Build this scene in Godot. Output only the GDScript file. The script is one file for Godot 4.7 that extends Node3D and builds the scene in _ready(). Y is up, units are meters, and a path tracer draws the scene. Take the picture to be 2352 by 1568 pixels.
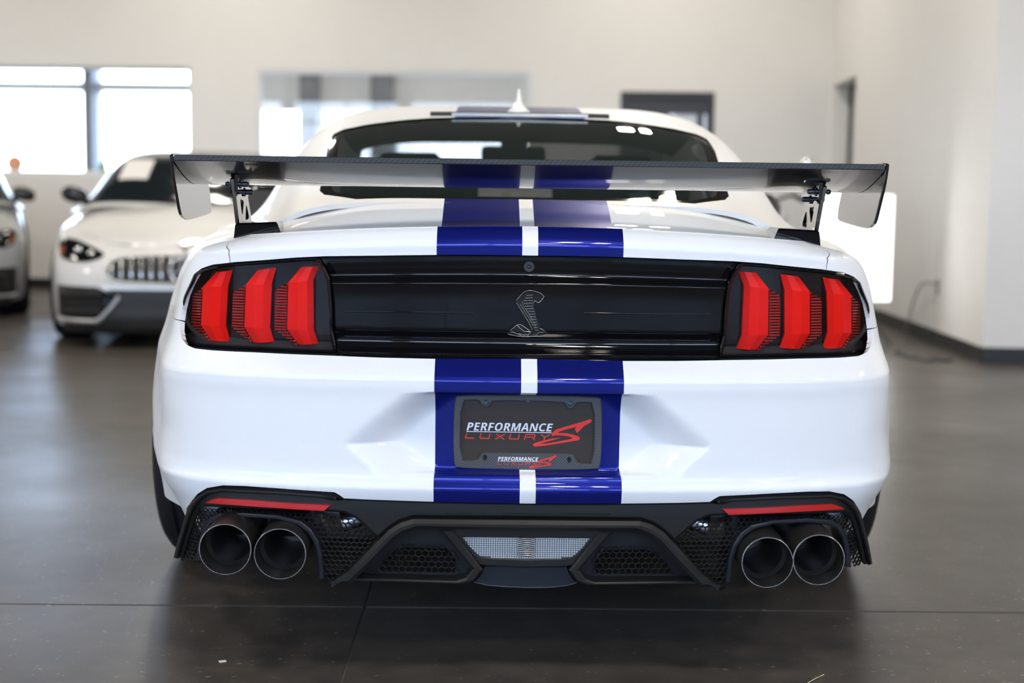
extends Node3D

# ---------------------------------------------------------------- camera numbers (photo frame 2352 x 1568)
const FOC := 3267.0
const CAM_AT := Vector3(-0.080, 1.03, 2.97)
const CAM_YAW := -0.015
const CAM_PITCH := -0.0988
const CAM_ROLL := 0.013
const ROOM_TURN := 0.06
var cam_basis: Basis

# ---------------------------------------------------------------- small tools
class Curve1:
	var xs: PackedFloat32Array
	var ys: PackedFloat32Array
	var ms: PackedFloat32Array
	func _init(pairs: Array) -> void:
		for p in pairs:
			xs.append(p[0])
			ys.append(p[1])
		var n := xs.size()
		ms.resize(n)
		for i in n:
			if i == 0:
				ms[i] = (ys[1] - ys[0]) / (xs[1] - xs[0])
			elif i == n - 1:
				ms[i] = (ys[i] - ys[i - 1]) / (xs[i] - xs[i - 1])
			else:
				var h0 := xs[i] - xs[i - 1]
				var h1 := xs[i + 1] - xs[i]
				var d0 := (ys[i] - ys[i - 1]) / h0
				var d1 := (ys[i + 1] - ys[i]) / h1
				ms[i] = (d0 * h1 + d1 * h0) / (h0 + h1)
	func at(x: float) -> float:
		var n := xs.size()
		if x <= xs[0]:
			return ys[0]
		if x >= xs[n - 1]:
			return ys[n - 1]
		var i := xs.bsearch(x) - 1
		if i < 0:
			i = 0
		var h := xs[i + 1] - xs[i]
		var t := (x - xs[i]) / h
		var t2 := t * t
		var t3 := t2 * t
		return (2.0 * t3 - 3.0 * t2 + 1.0) * ys[i] + (t3 - 2.0 * t2 + t) * h * ms[i] + (-2.0 * t3 + 3.0 * t2) * ys[i + 1] + (t3 - t2) * h * ms[i + 1]


class MB:
	var v := PackedVector3Array()
	var n := PackedVector3Array()
	var t := PackedVector2Array()
	var i := PackedInt32Array()

	func vert(p: Vector3, nn: Vector3, uv := Vector2.ZERO) -> int:
		v.append(p)
		n.append(nn)
		t.append(uv)
		return v.size() - 1

	func tri(a: int, b: int, c: int) -> void:
		# winding follows the stored normals (Godot: clockwise front)
		var fn := (v[b] - v[a]).cross(v[c] - v[a])
		if fn.dot(n[a] + n[b] + n[c]) > 0.0:
			i.append_array(PackedInt32Array([a, c, b]))
		else:
			i.append_array(PackedInt32Array([a, b, c]))

	func tri_flat(a: Vector3, b: Vector3, c: Vector3) -> void:
		# counter-clockwise from outside
		var fn := (b - a).cross(c - a).normalized()
		if fn == Vector3.ZERO:
			return
		var k := v.size()
		v.append_array(PackedVector3Array([a, b, c]))
		n.append_array(PackedVector3Array([fn, fn, fn]))
		t.append_array(PackedVector2Array([Vector2(a.x, a.y), Vector2(b.x, b.y), Vector2(c.x, c.y)]))
		i.append_array(PackedInt32Array([k, k + 2, k + 1]))

	func quad(a: Vector3, b: Vector3, c: Vector3, d: Vector3) -> void:
		var fn := (c - a).cross(d - b).normalized()
		if fn == Vector3.ZERO:
			return
		var k := v.size()
		v.append_array(PackedVector3Array([a, b, c, d]))
		n.append_array(PackedVector3Array([fn, fn, fn, fn]))
		t.append_array(PackedVector2Array([Vector2(a.x, a.y), Vector2(b.x, b.y), Vector2(c.x, c.y), Vector2(d.x, d.y)]))
		i.append_array(PackedInt32Array([k, k + 2, k + 1, k, k + 3, k + 2]))

	func quad_out(a: Vector3, b: Vector3, c: Vector3, d: Vector3, out: Vector3) -> void:
		if (c - a).cross(d - b).dot(out) >= 0.0:
			quad(a, b, c, d)
		else:
			quad(d, c, b, a)

	func box(c: Vector3, s: Vector3, bas := Basis()) -> void:
		cbox(c, s, 0.0, bas)

	func cbox(c: Vector3, s: Vector3, ch: float, bas := Basis()) -> void:
		# box with chamfered edges
		var h := s * 0.5
		var e := minf(ch, minf(h.x, minf(h.y, h.z)) * 0.98)
		var ax := [Vector3.RIGHT, Vector3.UP, Vector3.BACK]
		for a in 3:
			var b := (a + 1) % 3
			var d := (a + 2) % 3
			for sg: float in [-1.0, 1.0]:
				var o: Vector3 = ax[a] * sg * h[a]
				var p: Vector3 = ax[b] * (h[b] - e)
				var q: Vector3 = ax[d] * (h[d] - e)
				quad_out(c + bas * (o - p - q), c + bas * (o + p - q), c + bas * (o + p + q), c + bas * (o - p + q), bas * o)
			if e > 0.0:
				for s1: float in [-1.0, 1.0]:
					for s2: float in [-1.0, 1.0]:
						var o1: Vector3 = ax[a] * s1 * h[a] + ax[b] * s2 * (h[b] - e)
						var o2: Vector3 = ax[a] * s1 * (h[a] - e) + ax[b] * s2 * h[b]
						var q2: Vector3 = ax[d] * (h[d] - e)
						quad_out(c + bas * (o1 - q2), c + bas * (o1 + q2), c + bas * (o2 + q2), c + bas * (o2 - q2), bas * (ax[a] * s1 + ax[b] * s2))
		if e > 0.0:
			for sx: float in [-1.0, 1.0]:
				for sy: float in [-1.0, 1.0]:
					for sz: float in [-1.0, 1.0]:
						var p1 := c + bas * Vector3(sx * h.x, sy * (h.y - e), sz * (h.z - e))
						var p2 := c + bas * Vector3(sx * (h.x - e), sy * h.y, sz * (h.z - e))
						var p3 := c + bas * Vector3(sx * (h.x - e), sy * (h.y - e), sz * h.z)
						if (p2 - p1).cross(p3 - p1).dot(bas * Vector3(sx, sy, sz)) > 0.0:
							tri_flat(p1, p2, p3)
						else:
							tri_flat(p1, p3, p2)

	func lathe(prof: Array, tr: Transform3D, segs := 32, smooth := true, arc := TAU) -> void:
		# prof: Vector2(radius, height along local y)
		var np := prof.size()
		var nrm := []
		for k in np:
			var a: Vector2 = prof[maxi(k - 1, 0)]
			var b: Vector2 = prof[mini(k + 1, np - 1)]
			var d := (b - a).normalized()
			nrm.append(Vector2(d.y, -d.x))
		if smooth:
			var base := v.size()
			for s in segs + 1:
				var an := arc * s / segs
				var e := Vector3(cos(an), 0, sin(an))
				for k in np:
					var p: Vector2 = prof[k]
					var m: Vector2 = nrm[k]
					vert(tr * (e * p.x + Vector3(0, p.y, 0)), (tr.basis * (e * m.x + Vector3(0, m.y, 0))).normalized(), Vector2(float(s) / segs, float(k) / np))
			for s in segs:
				for k in np - 1:
					var a := base + s * np + k
					var b := a + np
					tri(a, b, b + 1)
					tri(a, b + 1, a + 1)
		else:
			for k in np - 1:
				var p: Vector2 = prof[k]
				var q: Vector2 = prof[k + 1]
				var d := (q - p).normalized()
				var m := Vector2(d.y, -d.x)
				var base := v.size()
				for s in segs + 1:
					var an := arc * s / segs
					var e := Vector3(cos(an), 0, sin(an))
					var nn := (tr.basis * (e * m.x + Vector3(0, m.y, 0))).normalized()
					vert(tr * (e * p.x + Vector3(0, p.y, 0)), nn, Vector2(float(s) / segs, 0))
					vert(tr * (e * q.x + Vector3(0, q.y, 0)), nn, Vector2(float(s) / segs, 1))
				for s in segs:
					var a := base + s * 2
					tri(a, a + 2, a + 3)
					tri(a, a + 3, a + 1)

	func tube(path: Array, r: float, segs := 8, closed := false, flat := 1.0) -> void:
		var np := path.size()
		var base := v.size()
		var up := Vector3.UP
		for k in np:
			var a: Vector3 = path[(k - 1 + np) % np] if closed else path[maxi(k - 1, 0)]
			var b: Vector3 = path[(k + 1) % np] if closed else path[mini(k + 1, np - 1)]
			var d := (b - a).normalized()
			var ref := up if absf(d.dot(up)) < 0.95 else Vector3.RIGHT
			var s := d.cross(ref).normalized()
			var w := s.cross(d).normalized()
			var c: Vector3 = path[k]
			for j in segs:
				var an := TAU * j / segs
				var e := s * cos(an) + w * sin(an) * flat
				vert(c + e * r, e.normalized(), Vector2(float(j) / segs, k))
		for k in (np if closed else np - 1):
			for j in segs:
				var a := base + k * segs + j
				var b := base + k * segs + (j + 1) % segs
				var a2 := base + ((k + 1) % np) * segs + j
				var b2 := base + ((k + 1) % np) * segs + (j + 1) % segs
				tri(a, b, b2)
				tri(a, b2, a2)
		if not closed:
			for e in [0, np - 1]:
				var c: Vector3 = path[e]
				var d: Vector3 = (path[1] - path[0]).normalized() * -1.0 if e == 0 else (path[np - 1] - path[np - 2]).normalized()
				var m := vert(c, d)
				for j in segs:
					var p := vert(v[base + e * segs + j], d)
					var q := vert(v[base + e * segs + (j + 1) % segs], d)
					tri(m, p, q)

	func mesh() -> ArrayMesh:
		var m := ArrayMesh.new()
		if i.is_empty():
			return m
		var arr := []
		arr.resize(Mesh.ARRAY_MAX)
		arr[Mesh.ARRAY_VERTEX] = v
		arr[Mesh.ARRAY_NORMAL] = n
		arr[Mesh.ARRAY_TEX_UV] = t
		arr[Mesh.ARRAY_INDEX] = i
		m.add_surface_from_arrays(Mesh.PRIMITIVE_TRIANGLES, arr)
		return m


# ---------------------------------------------------------------- pixels to directions and points
func ray(px: float, py: float) -> Vector3:
	return cam_basis * Vector3((px - 1176.0) / FOC, -(py - 784.0) / FOC, -1.0)

func pz(px: float, py: float, z: float) -> Vector3:
	var d := ray(px, py)
	return CAM_AT + d * ((z - CAM_AT.z) / d.z)

func pxx(px: float, py: float, x: float) -> Vector3:
	var d := ray(px, py)
	return CAM_AT + d * ((x - CAM_AT.x) / d.x)

func pfloor(px: float, py: float, y := 0.0) -> Vector3:
	var d := ray(px, py)
	return CAM_AT + d * ((y - CAM_AT.y) / d.y)

# ---------------------------------------------------------------- nodes
var used := {}

func numbered(called: String) -> String:
	if not used.has(called):
		used[called] = 0
		return called
	used[called] += 1
	return "%s_%03d" % [called, used[called]]

func thing(called: String, label: String, category: String, at := Transform3D(), group := "") -> Node3D:
	var o := Node3D.new()
	o.name = numbered(called)
	add_child(o)
	o.transform = at
	tag(o, label, category, group)
	return o

func tag(o: Node, label: String, category: String, group := "") -> void:
	o.set_meta("label", label)
	o.set_meta("category", category)
	if group != "":
		o.set_meta("group", group)

func part(called: String, mb: MB, m: Material, parent: Node, label := "") -> MeshInstance3D:
	var o := MeshInstance3D.new()
	o.mesh = mb.mesh()
	o.material_override = m
	o.name = called if parent != self else numbered(called)
	parent.add_child(o, true)
	if label != "":
		o.set_meta("label", label)
	return o

func group_node(called: String, parent: Node, label := "") -> Node3D:
	var o := Node3D.new()
	o.name = called
	parent.add_child(o, true)
	if label != "":
		o.set_meta("label", label)
	return o

func struct(called: String, mb: MB, m: Material, at := Transform3D()) -> MeshInstance3D:
	var o := part(called, mb, m, self)
	o.transform = at
	o.set_meta("kind", "structure")
	return o

# ---------------------------------------------------------------- materials
func mat(col: Color, rough := 0.5, metal := 0.0, spec := 0.5) -> StandardMaterial3D:
	# col holds linear values
	var m := StandardMaterial3D.new()
	m.albedo_color = col.linear_to_srgb()
	m.roughness = rough
	m.metallic = metal
	m.metallic_specular = spec
	return m

func coated(m: StandardMaterial3D, rough := 0.02, amount := 1.0) -> StandardMaterial3D:
	m.clearcoat_enabled = true
	m.clearcoat = amount
	m.clearcoat_roughness = rough
	return m

func pane(col: Color, alpha: float, rough := 0.0) -> StandardMaterial3D:
	var m := mat(col, rough)
	m.transparency = BaseMaterial3D.TRANSPARENCY_ALPHA
	m.albedo_color.a = alpha
	return m

func glow(col: Color, energy: float) -> StandardMaterial3D:
	var m := mat(Color(0.8, 0.8, 0.8), 0.5)
	m.emission_enabled = true
	m.emission = col.linear_to_srgb()
	m.emission_energy_multiplier = energy
	return m

func noise_tex(freq: float, a: Color, b: Color, size := 512, octaves := 5, sd := 1, kind := FastNoiseLite.TYPE_SIMPLEX_SMOOTH, lo := 0.2, hi := 0.8) -> NoiseTexture2D:
	var t := NoiseTexture2D.new()
	var n := FastNoiseLite.new()
	n.seed = sd
	n.noise_type = kind
	n.frequency = freq
	n.fractal_octaves = octaves
	t.noise = n
	t.width = size
	t.height = size
	t.seamless = true
	var g := Gradient.new()
	g.offsets = PackedFloat32Array([lo, hi])
	g.colors = PackedColorArray([a, b])
	t.color_ramp = g
	return t

# ---------------------------------------------------------------- polygons
func chaikin(p: PackedVector2Array, times := 2, closed := true, r := 0.25) -> PackedVector2Array:
	for q in times:
		var o := PackedVector2Array()
		var n := p.size()
		if not closed:
			o.append(p[0])
		for k in (n if closed else n - 1):
			var a := p[k]
			var b := p[(k + 1) % n]
			o.append(a.lerp(b, r))
			o.append(a.lerp(b, 1.0 - r))
		if not closed:
			o.append(p[n - 1])
		p = o
	return p

func dense(p: PackedVector2Array, step: float) -> PackedVector2Array:
	var o := PackedVector2Array()
	for k in p.size():
		var a := p[k]
		var b := p[(k + 1) % p.size()]
		var c := maxi(1, int(ceil(a.distance_to(b) / step)))
		for j in c:
			o.append(a.lerp(b, float(j) / c))
	return o

func mirror(p: PackedVector2Array) -> PackedVector2Array:
	var o := PackedVector2Array()
	for k in range(p.size() - 1, -1, -1):
		o.append(Vector2(-p[k].x, p[k].y))
	return o

func inset(p: PackedVector2Array, d: float) -> PackedVector2Array:
	var n := p.size()
	var ccw := not Geometry2D.is_polygon_clockwise(p)
	# is_polygon_clockwise works in y-down; take the sign from the area instead
	var area := 0.0
	for k in n:
		area += p[k].cross(p[(k + 1) % n])
	ccw = area > 0.0
	var o := PackedVector2Array()
	for k in n:
		var e0 := (p[k] - p[(k - 1 + n) % n]).normalized()
		var e1 := (p[(k + 1) % n] - p[k]).normalized()
		var n0 := Vector2(-e0.y, e0.x)
		var n1 := Vector2(-e1.y, e1.x)
		var b := n0 + n1
		var l := b.length()
		b = n1 if l < 0.01 else b / l
		var s := d / maxf(0.4, b.dot(n1))
		o.append(p[k] + b * (s if ccw else -s))
	return o

# a trimmed surface patch: S maps Vector2 (metres) to Vector3
func patch(mb: MB, S: Callable, outer_m: PackedVector2Array, holes_m: Array, cx_m: float, cy_m: float, sgn := 1.0) -> void:
	var K := 1000.0
	var cx := cx_m * K
	var cy := cy_m * K
	var outer := PackedVector2Array()
	var lo := Vector2(1e9, 1e9)
	var hi := -lo
	for p in outer_m:
		outer.append(p * K)
		lo = lo.min(p * K)
		hi = hi.max(p * K)
	var holes := []
	for h in holes_m:
		var hh := PackedVector2Array()
		for p in h:
			hh.append(p * K)
		holes.append(hh)
	var i0 := int(floor(lo.x / cx))
	var i1 := int(ceil(hi.x / cx))
	var j0 := int(floor(lo.y / cy))
	var j1 := int(ceil(hi.y / cy))
	var W := j1 - j0 + 2
	var touched := {}
	var all := [outer]
	all.append_array(holes)
	var step := minf(cx, cy) * 0.3
	for poly: PackedVector2Array in all:
		for k in poly.size():
			var a := poly[k]
			var b := poly[(k + 1) % poly.size()]
			var c := int(ceil(a.distance_to(b) / step)) + 1
			for q in c + 1:
				var p := a.lerp(b, float(q) / c)
				touched[(int(floor(p.x / cx)) - i0) * W + int(floor(p.y / cy)) - j0] = true
	var vid := {}
	for i in range(i0, i1):
		for j in range(j0, j1):
			var key := (i - i0) * W + j - j0
			if not touched.has(key):
				var c := Vector2((i + 0.5) * cx, (j + 0.5) * cy)
				if not Geometry2D.is_point_in_polygon(c, outer):
					continue
				var bad := false
				for h: PackedVector2Array in holes:
					if Geometry2D.is_point_in_polygon(c, h):
						bad = true
						break
				if bad:
					continue
				var q := PackedInt32Array()
				for o: Vector2i in [Vector2i(0, 0), Vector2i(1, 0), Vector2i(1, 1), Vector2i(0, 1)]:
					var kk := (i + o.x - i0) * (W + 1) + j + o.y - j0
					if not vid.has(kk):
						vid[kk] = patch_vert(mb, S, Vector2((i + o.x) * cx, (j + o.y) * cy) / K, sgn)
					q.append(vid[kk])
				mb.tri(q[0], q[1], q[2])
				mb.tri(q[0], q[2], q[3])
			else:
				var cell := PackedVector2Array([Vector2(i * cx, j * cy), Vector2((i + 1) * cx, j * cy), Vector2((i + 1) * cx, (j + 1) * cy), Vector2(i * cx, (j + 1) * cy)])
				var pieces := Geometry2D.intersect_polygons(cell, outer)
				for h: PackedVector2Array in holes:
					var nx: Array[PackedVector2Array] = []
					for pc in pieces:
						nx.append_array(Geometry2D.clip_polygons(pc, h))
					pieces = nx
				for pc in pieces:
					if pc.size() < 3:
						continue
					var tr := Geometry2D.triangulate_polygon(pc)
					if tr.is_empty():
						continue
					var ids := PackedInt32Array()
					for p in pc:
						ids.append(patch_vert(mb, S, p / K, sgn))
					for k in range(0, tr.size(), 3):
						mb.tri(ids[tr[k]], ids[tr[k + 1]], ids[tr[k + 2]])

func patch_vert(mb: MB, S: Callable, p: Vector2, sgn: float) -> int:
	var e := 0.0015
	var a: Vector3 = S.call(p)
	var du: Vector3 = S.call(p + Vector2(e, 0)) - S.call(p - Vector2(e, 0))
	var dv: Vector3 = S.call(p + Vector2(0, e)) - S.call(p - Vector2(0, e))
	var n := du.cross(dv).normalized() * sgn
	if n == Vector3.ZERO:
		n = Vector3.UP
	return mb.vert(a, n, p)

func skirt(mb: MB, S: Callable, poly: PackedVector2Array, depth: float, sgn := 1.0, step := 0.015) -> void:
	var d := dense(poly, step)
	var n := d.size()
	var area := 0.0
	for k in n:
		area += d[k].cross(d[(k + 1) % n])
	for k in n:
		var a := d[k]
		var b := d[(k + 1) % n]
		var m := a.lerp(b, 0.5)
		var e := 0.0015
		var du: Vector3 = S.call(m + Vector2(e, 0)) - S.call(m)
		var dv: Vector3 = S.call(m + Vector2(0, e)) - S.call(m)
		var nn := du.cross(dv).normalized() * sgn
		var A: Vector3 = S.call(a)
		var B: Vector3 = S.call(b)
		var side := (b - a).orthogonal() * (1.0 if area > 0.0 else -1.0)
		var out: Vector3 = S.call(m + side.normalized() * e) - S.call(m)
		mb.quad_out(A, B, B - nn * depth, A - nn * depth, out)

# a plate cut out of the plane (x, y) that follows zf; front at zf + h1, back at zf + h0
func slab(mb: MB, poly: PackedVector2Array, zf: Callable, h1: float, h0: float, bevel := 0.002, cell := 0.02, holes := []) -> void:
	var P := dense(poly, 0.02)
	var I := inset(P, bevel)
	var S := func(p: Vector2) -> Vector3: return Vector3(p.x, p.y, zf.call(p) + h1)
	var hi := []
	for h: PackedVector2Array in holes:
		hi.append(inset(dense(h, 0.02), -bevel))
	patch(mb, S, I, hi, cell, cell, 1.0)
	rim(mb, P, I, zf, h1, h0, bevel, 1.0)
	for k in holes.size():
		rim(mb, dense(holes[k], 0.02), hi[k], zf, h1, h0, bevel, -1.0)

func rim(mb: MB, P: PackedVector2Array, I: PackedVector2Array, zf: Callable, h1: float, h0: float, bevel: float, sg: float) -> void:
	var area := 0.0
	var n := P.size()
	for k in n:
		area += P[k].cross(P[(k + 1) % n])
	for k in n:
		var a := P[k]
		var b := P[(k + 1) % n]
		var ia := I[k]
		var ib := I[(k + 1) % n]
		var o2 := (b - a).orthogonal() * (1.0 if area > 0.0 else -1.0) * sg
		var out := Vector3(o2.x, o2.y, 0).normalized()
		var za: float = zf.call(a)
		var zb: float = zf.call(b)
		var A1 := Vector3(ia.x, ia.y, float(zf.call(ia)) + h1)
		var B1 := Vector3(ib.x, ib.y, float(zf.call(ib)) + h1)
		var A2 := Vector3(a.x, a.y, za + h1 - bevel)
		var B2 := Vector3(b.x, b.y, zb + h1 - bevel)
		mb.quad_out(A1, B1, B2, A2, out + Vector3(0, 0, 1))
		mb.quad_out(A2, B2, Vector3(b.x, b.y, zb + h0), Vector3(a.x, a.y, za + h0), out)

const LAMP_E := 2.85

func _ready() -> void:
	cam_basis = Basis(Vector3.UP, CAM_YAW) * Basis(Vector3.RIGHT, CAM_PITCH) * Basis(Vector3.BACK, CAM_ROLL)
	var cam := Camera3D.new()
	cam.name = "camera"
	var at := CameraAttributesPhysical.new()
	at.frustum_focal_length = 35.0 / (2.0 * 784.0 / FOC)
	at.exposure_aperture = 3.2
	at.frustum_focus_distance = 3.08
	add_child(cam)
	cam.attributes = at
	cam.fov = rad_to_deg(2.0 * atan(784.0 / FOC))
	cam.transform = Transform3D(cam_basis, CAM_AT)
	cam.current = true
	var we := WorldEnvironment.new()
	we.name = "environment"
	var env := Environment.new()
	env.background_mode = Environment.BG_SKY
	var sky := Sky.new()
	var sm := ProceduralSkyMaterial.new()
	sm.sky_top_color = Color(0.62, 0.78, 1.0)
	sm.sky_horizon_color = Color(0.90, 0.95, 1.0)
	sm.ground_horizon_color = Color(0.62, 0.62, 0.60)
	sm.ground_bottom_color = Color(0.5, 0.5, 0.48)
	sm.sky_energy_multiplier = 2.9
	sm.ground_energy_multiplier = 1.6
	sky.sky_material = sm
	env.sky = sky
	env.tonemap_mode = Environment.TONE_MAPPER_LINEAR
	env.tonemap_exposure = 1.07
	env.sdfgi_enabled = true
	env.ssao_enabled = true
	env.ssil_enabled = true
	we.environment = env
	add_child(we)
	make_materials()
	build_room()
	build_sports_car()
	build_background()

# ================================================================ the place
var RT: Transform3D
var M := {}

func rp(u: float, y: float, w: float) -> Vector3:
	return RT * Vector3(u, y, -w)

func make_materials() -> void:
	M.wall = mat(Color(0.86, 0.845, 0.82), 0.6, 0.0, 0.3)
	M.wall.roughness = 0.55
	var wt := grey_noise(0.01, 0.985, 1.0, 5)
	M.wall.albedo_texture = wt
	M.wall.uv1_triplanar = true
	M.wall.uv1_world_triplanar = true
	M.wall.uv1_scale = Vector3.ONE * 0.25
	M.siding = mat(Color(0.86, 0.84, 0.78), 0.5)
	M.ceiling = mat(Color(0.16, 0.16, 0.165), 0.8)
	M.wall_dark = mat(Color(0.10, 0.10, 0.105), 0.6)
	M.base = mat(Color(0.015, 0.015, 0.016), 0.35)
	M.frame_white = mat(Color(0.78, 0.79, 0.80), 0.35)
	M.frame_dark = mat(Color(0.03, 0.032, 0.036), 0.4)
	M.column = mat(Color(0.10, 0.105, 0.125), 0.5)
	M.door_dark = mat(Color(0.030, 0.033, 0.042), 0.4)
	M.pane = pane(Color(0.75, 0.85, 0.82), 0.05)
	# polished concrete: brown-grey clouds, fine specks and worn pale scratches
	M.floor = mat(Color(1, 1, 1), 1.0, 0.0, 0.31)
	M.floor.albedo_texture = floor_texture()
	M.floor.uv1_triplanar = true
	M.floor.uv1_world_triplanar = true
	M.floor.uv1_scale = Vector3.ONE * 0.27
	M.floor.roughness_texture = grey_noise(0.010, 0.25, 0.41, 21)
	M.floor.roughness_texture_channel = BaseMaterial3D.TEXTURE_CHANNEL_RED
	M.joint = mat(Color(0.16, 0.14, 0.12), 0.8)
	M.lamp = glow(Color(1.0, 0.93, 0.80), 14.0)
	M.lamp_case = mat(Color(0.55, 0.55, 0.55), 0.4)
	M.steel = mat(Color(0.55, 0.55, 0.57), 0.3, 1.0)
	M.asphalt = mat(Color(0.30, 0.30, 0.30), 0.9)

func tiled(n: FastNoiseLite, x: int, y: int, N: int) -> float:
	var fx := float(x) / N
	var fy := float(y) / N
	var a := lerpf(n.get_noise_2d(x, y), n.get_noise_2d(x - N, y), fx)
	var b := lerpf(n.get_noise_2d(x, y - N), n.get_noise_2d(x - N, y - N), fx)
	return clampf(0.5 + 0.75 * lerpf(a, b, fy), 0.0, 1.0)

func grey_noise(freq: float, a: float, b: float, sd: int) -> ImageTexture:
	var n := FastNoiseLite.new()
	n.seed = sd
	n.frequency = freq
	n.fractal_octaves = 4
	var im := Image.create(384, 384, false, Image.FORMAT_RGB8)
	for y in 384:
		for x in 384:
			var f := lerpf(a, b, tiled(n, x, y, 384))
			im.set_pixel(x, y, Color(f, f, f))
	return ImageTexture.create_from_image(im)

func floor_texture() -> ImageTexture:
	var N := 800
	var im := Image.create(N, N, false, Image.FORMAT_RGB8)
	var big := FastNoiseLite.new()
	big.seed = 3
	big.frequency = 0.004
	big.fractal_octaves = 5
	var mid := FastNoiseLite.new()
	mid.seed = 9
	mid.frequency = 0.03
	mid.fractal_octaves = 4
	var rng := RandomNumberGenerator.new()
	rng.seed = 77
	for y in N:
		for x in N:
			var k := tiled(big, x, y, N)
			var q := tiled(mid, x, y, N)
			var f := 0.030 + 0.034 * k + 0.030 * q + 0.008 * rng.randf()
			var warm := 0.5 + 0.5 * q
			im.set_pixel(x, y, Color(f * (1.06 + 0.14 * warm), f * (0.99 + 0.02 * warm), f * (0.94 - 0.10 * warm)).linear_to_srgb())
	# pale specks (aggregate and dust)
	for s in 9000:
		var x := rng.randi_range(1, N - 3)
		var y := rng.randi_range(1, N - 3)
		var b := 0.08 + 0.22 * pow(rng.randf(), 3.0)
		var c := Color(b * 1.08, b, b * 0.88).linear_to_srgb()
		im.set_pixel(x, y, c)
		if rng.randf() < 0.25:
			im.set_pixel(x + 1, y, c)
		if rng.randf() < 0.1:
			im.set_pixel(x, y + 1, c)
	# fine scratches
	for s in 110:
		var p := Vector2(rng.randf() * N, rng.randf() * N)
		var a := rng.randf() * TAU
		var l := rng.randi_range(10, 60)
		for k in l:
			p += Vector2(cos(a), sin(a))
			a += rng.randf_range(-0.06, 0.06)
			im.set_pixel(posmod(int(p.x), N), posmod(int(p.y), N), Color(0.09, 0.083, 0.075).linear_to_srgb())
	im.generate_mipmaps()
	return ImageTexture.create_from_image(im)

func wbox(mb: MB, u0: float, u1: float, y0: float, y1: float, w0: float, w1: float, ch := 0.0) -> void:
	mb.cbox(Vector3((u0 + u1) / 2, (y0 + y1) / 2, -(w0 + w1) / 2), Vector3(absf(u1 - u0), absf(y1 - y0), absf(w1 - w0)), ch)

# a wall in the plane w = const with rectangular holes [u0,u1,y0,y1], cut into non-overlapping boxes
func holed(mb: MB, u0: float, u1: float, y0: float, y1: float, w0: float, w1: float, holes: Array, along_w := false) -> void:
	var cuts := [u0, u1]
	for h in holes:
		cuts.append(h[0])
		cuts.append(h[1])
	cuts.sort()
	for k in cuts.size() - 1:
		var a: float = cuts[k]
		var b: float = cuts[k + 1]
		if b - a < 1e-5:
			continue
		var c := (a + b) / 2
		var ys := [[y0, y1]]
		for h in holes:
			if c > h[0] and c < h[1]:
				var nx := []
				for s in ys:
					if h[2] > s[0]:
						nx.append([s[0], minf(s[1], h[2])])
					if h[3] < s[1]:
						nx.append([maxf(s[0], h[3]), s[1]])
				ys = nx
		for s in ys:
			if s[1] - s[0] > 1e-5:
				if along_w:
					wbox(mb, w0, w1, s[0], s[1], a, b)
				else:
					wbox(mb, a, b, s[0], s[1], w0, w1)

const CEIL := 5.0
const WB := 12.57
const UR := 2.79
const WR := 6.72
const UL := -11.0
const UX := 7.5
const WF := -8.0

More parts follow.
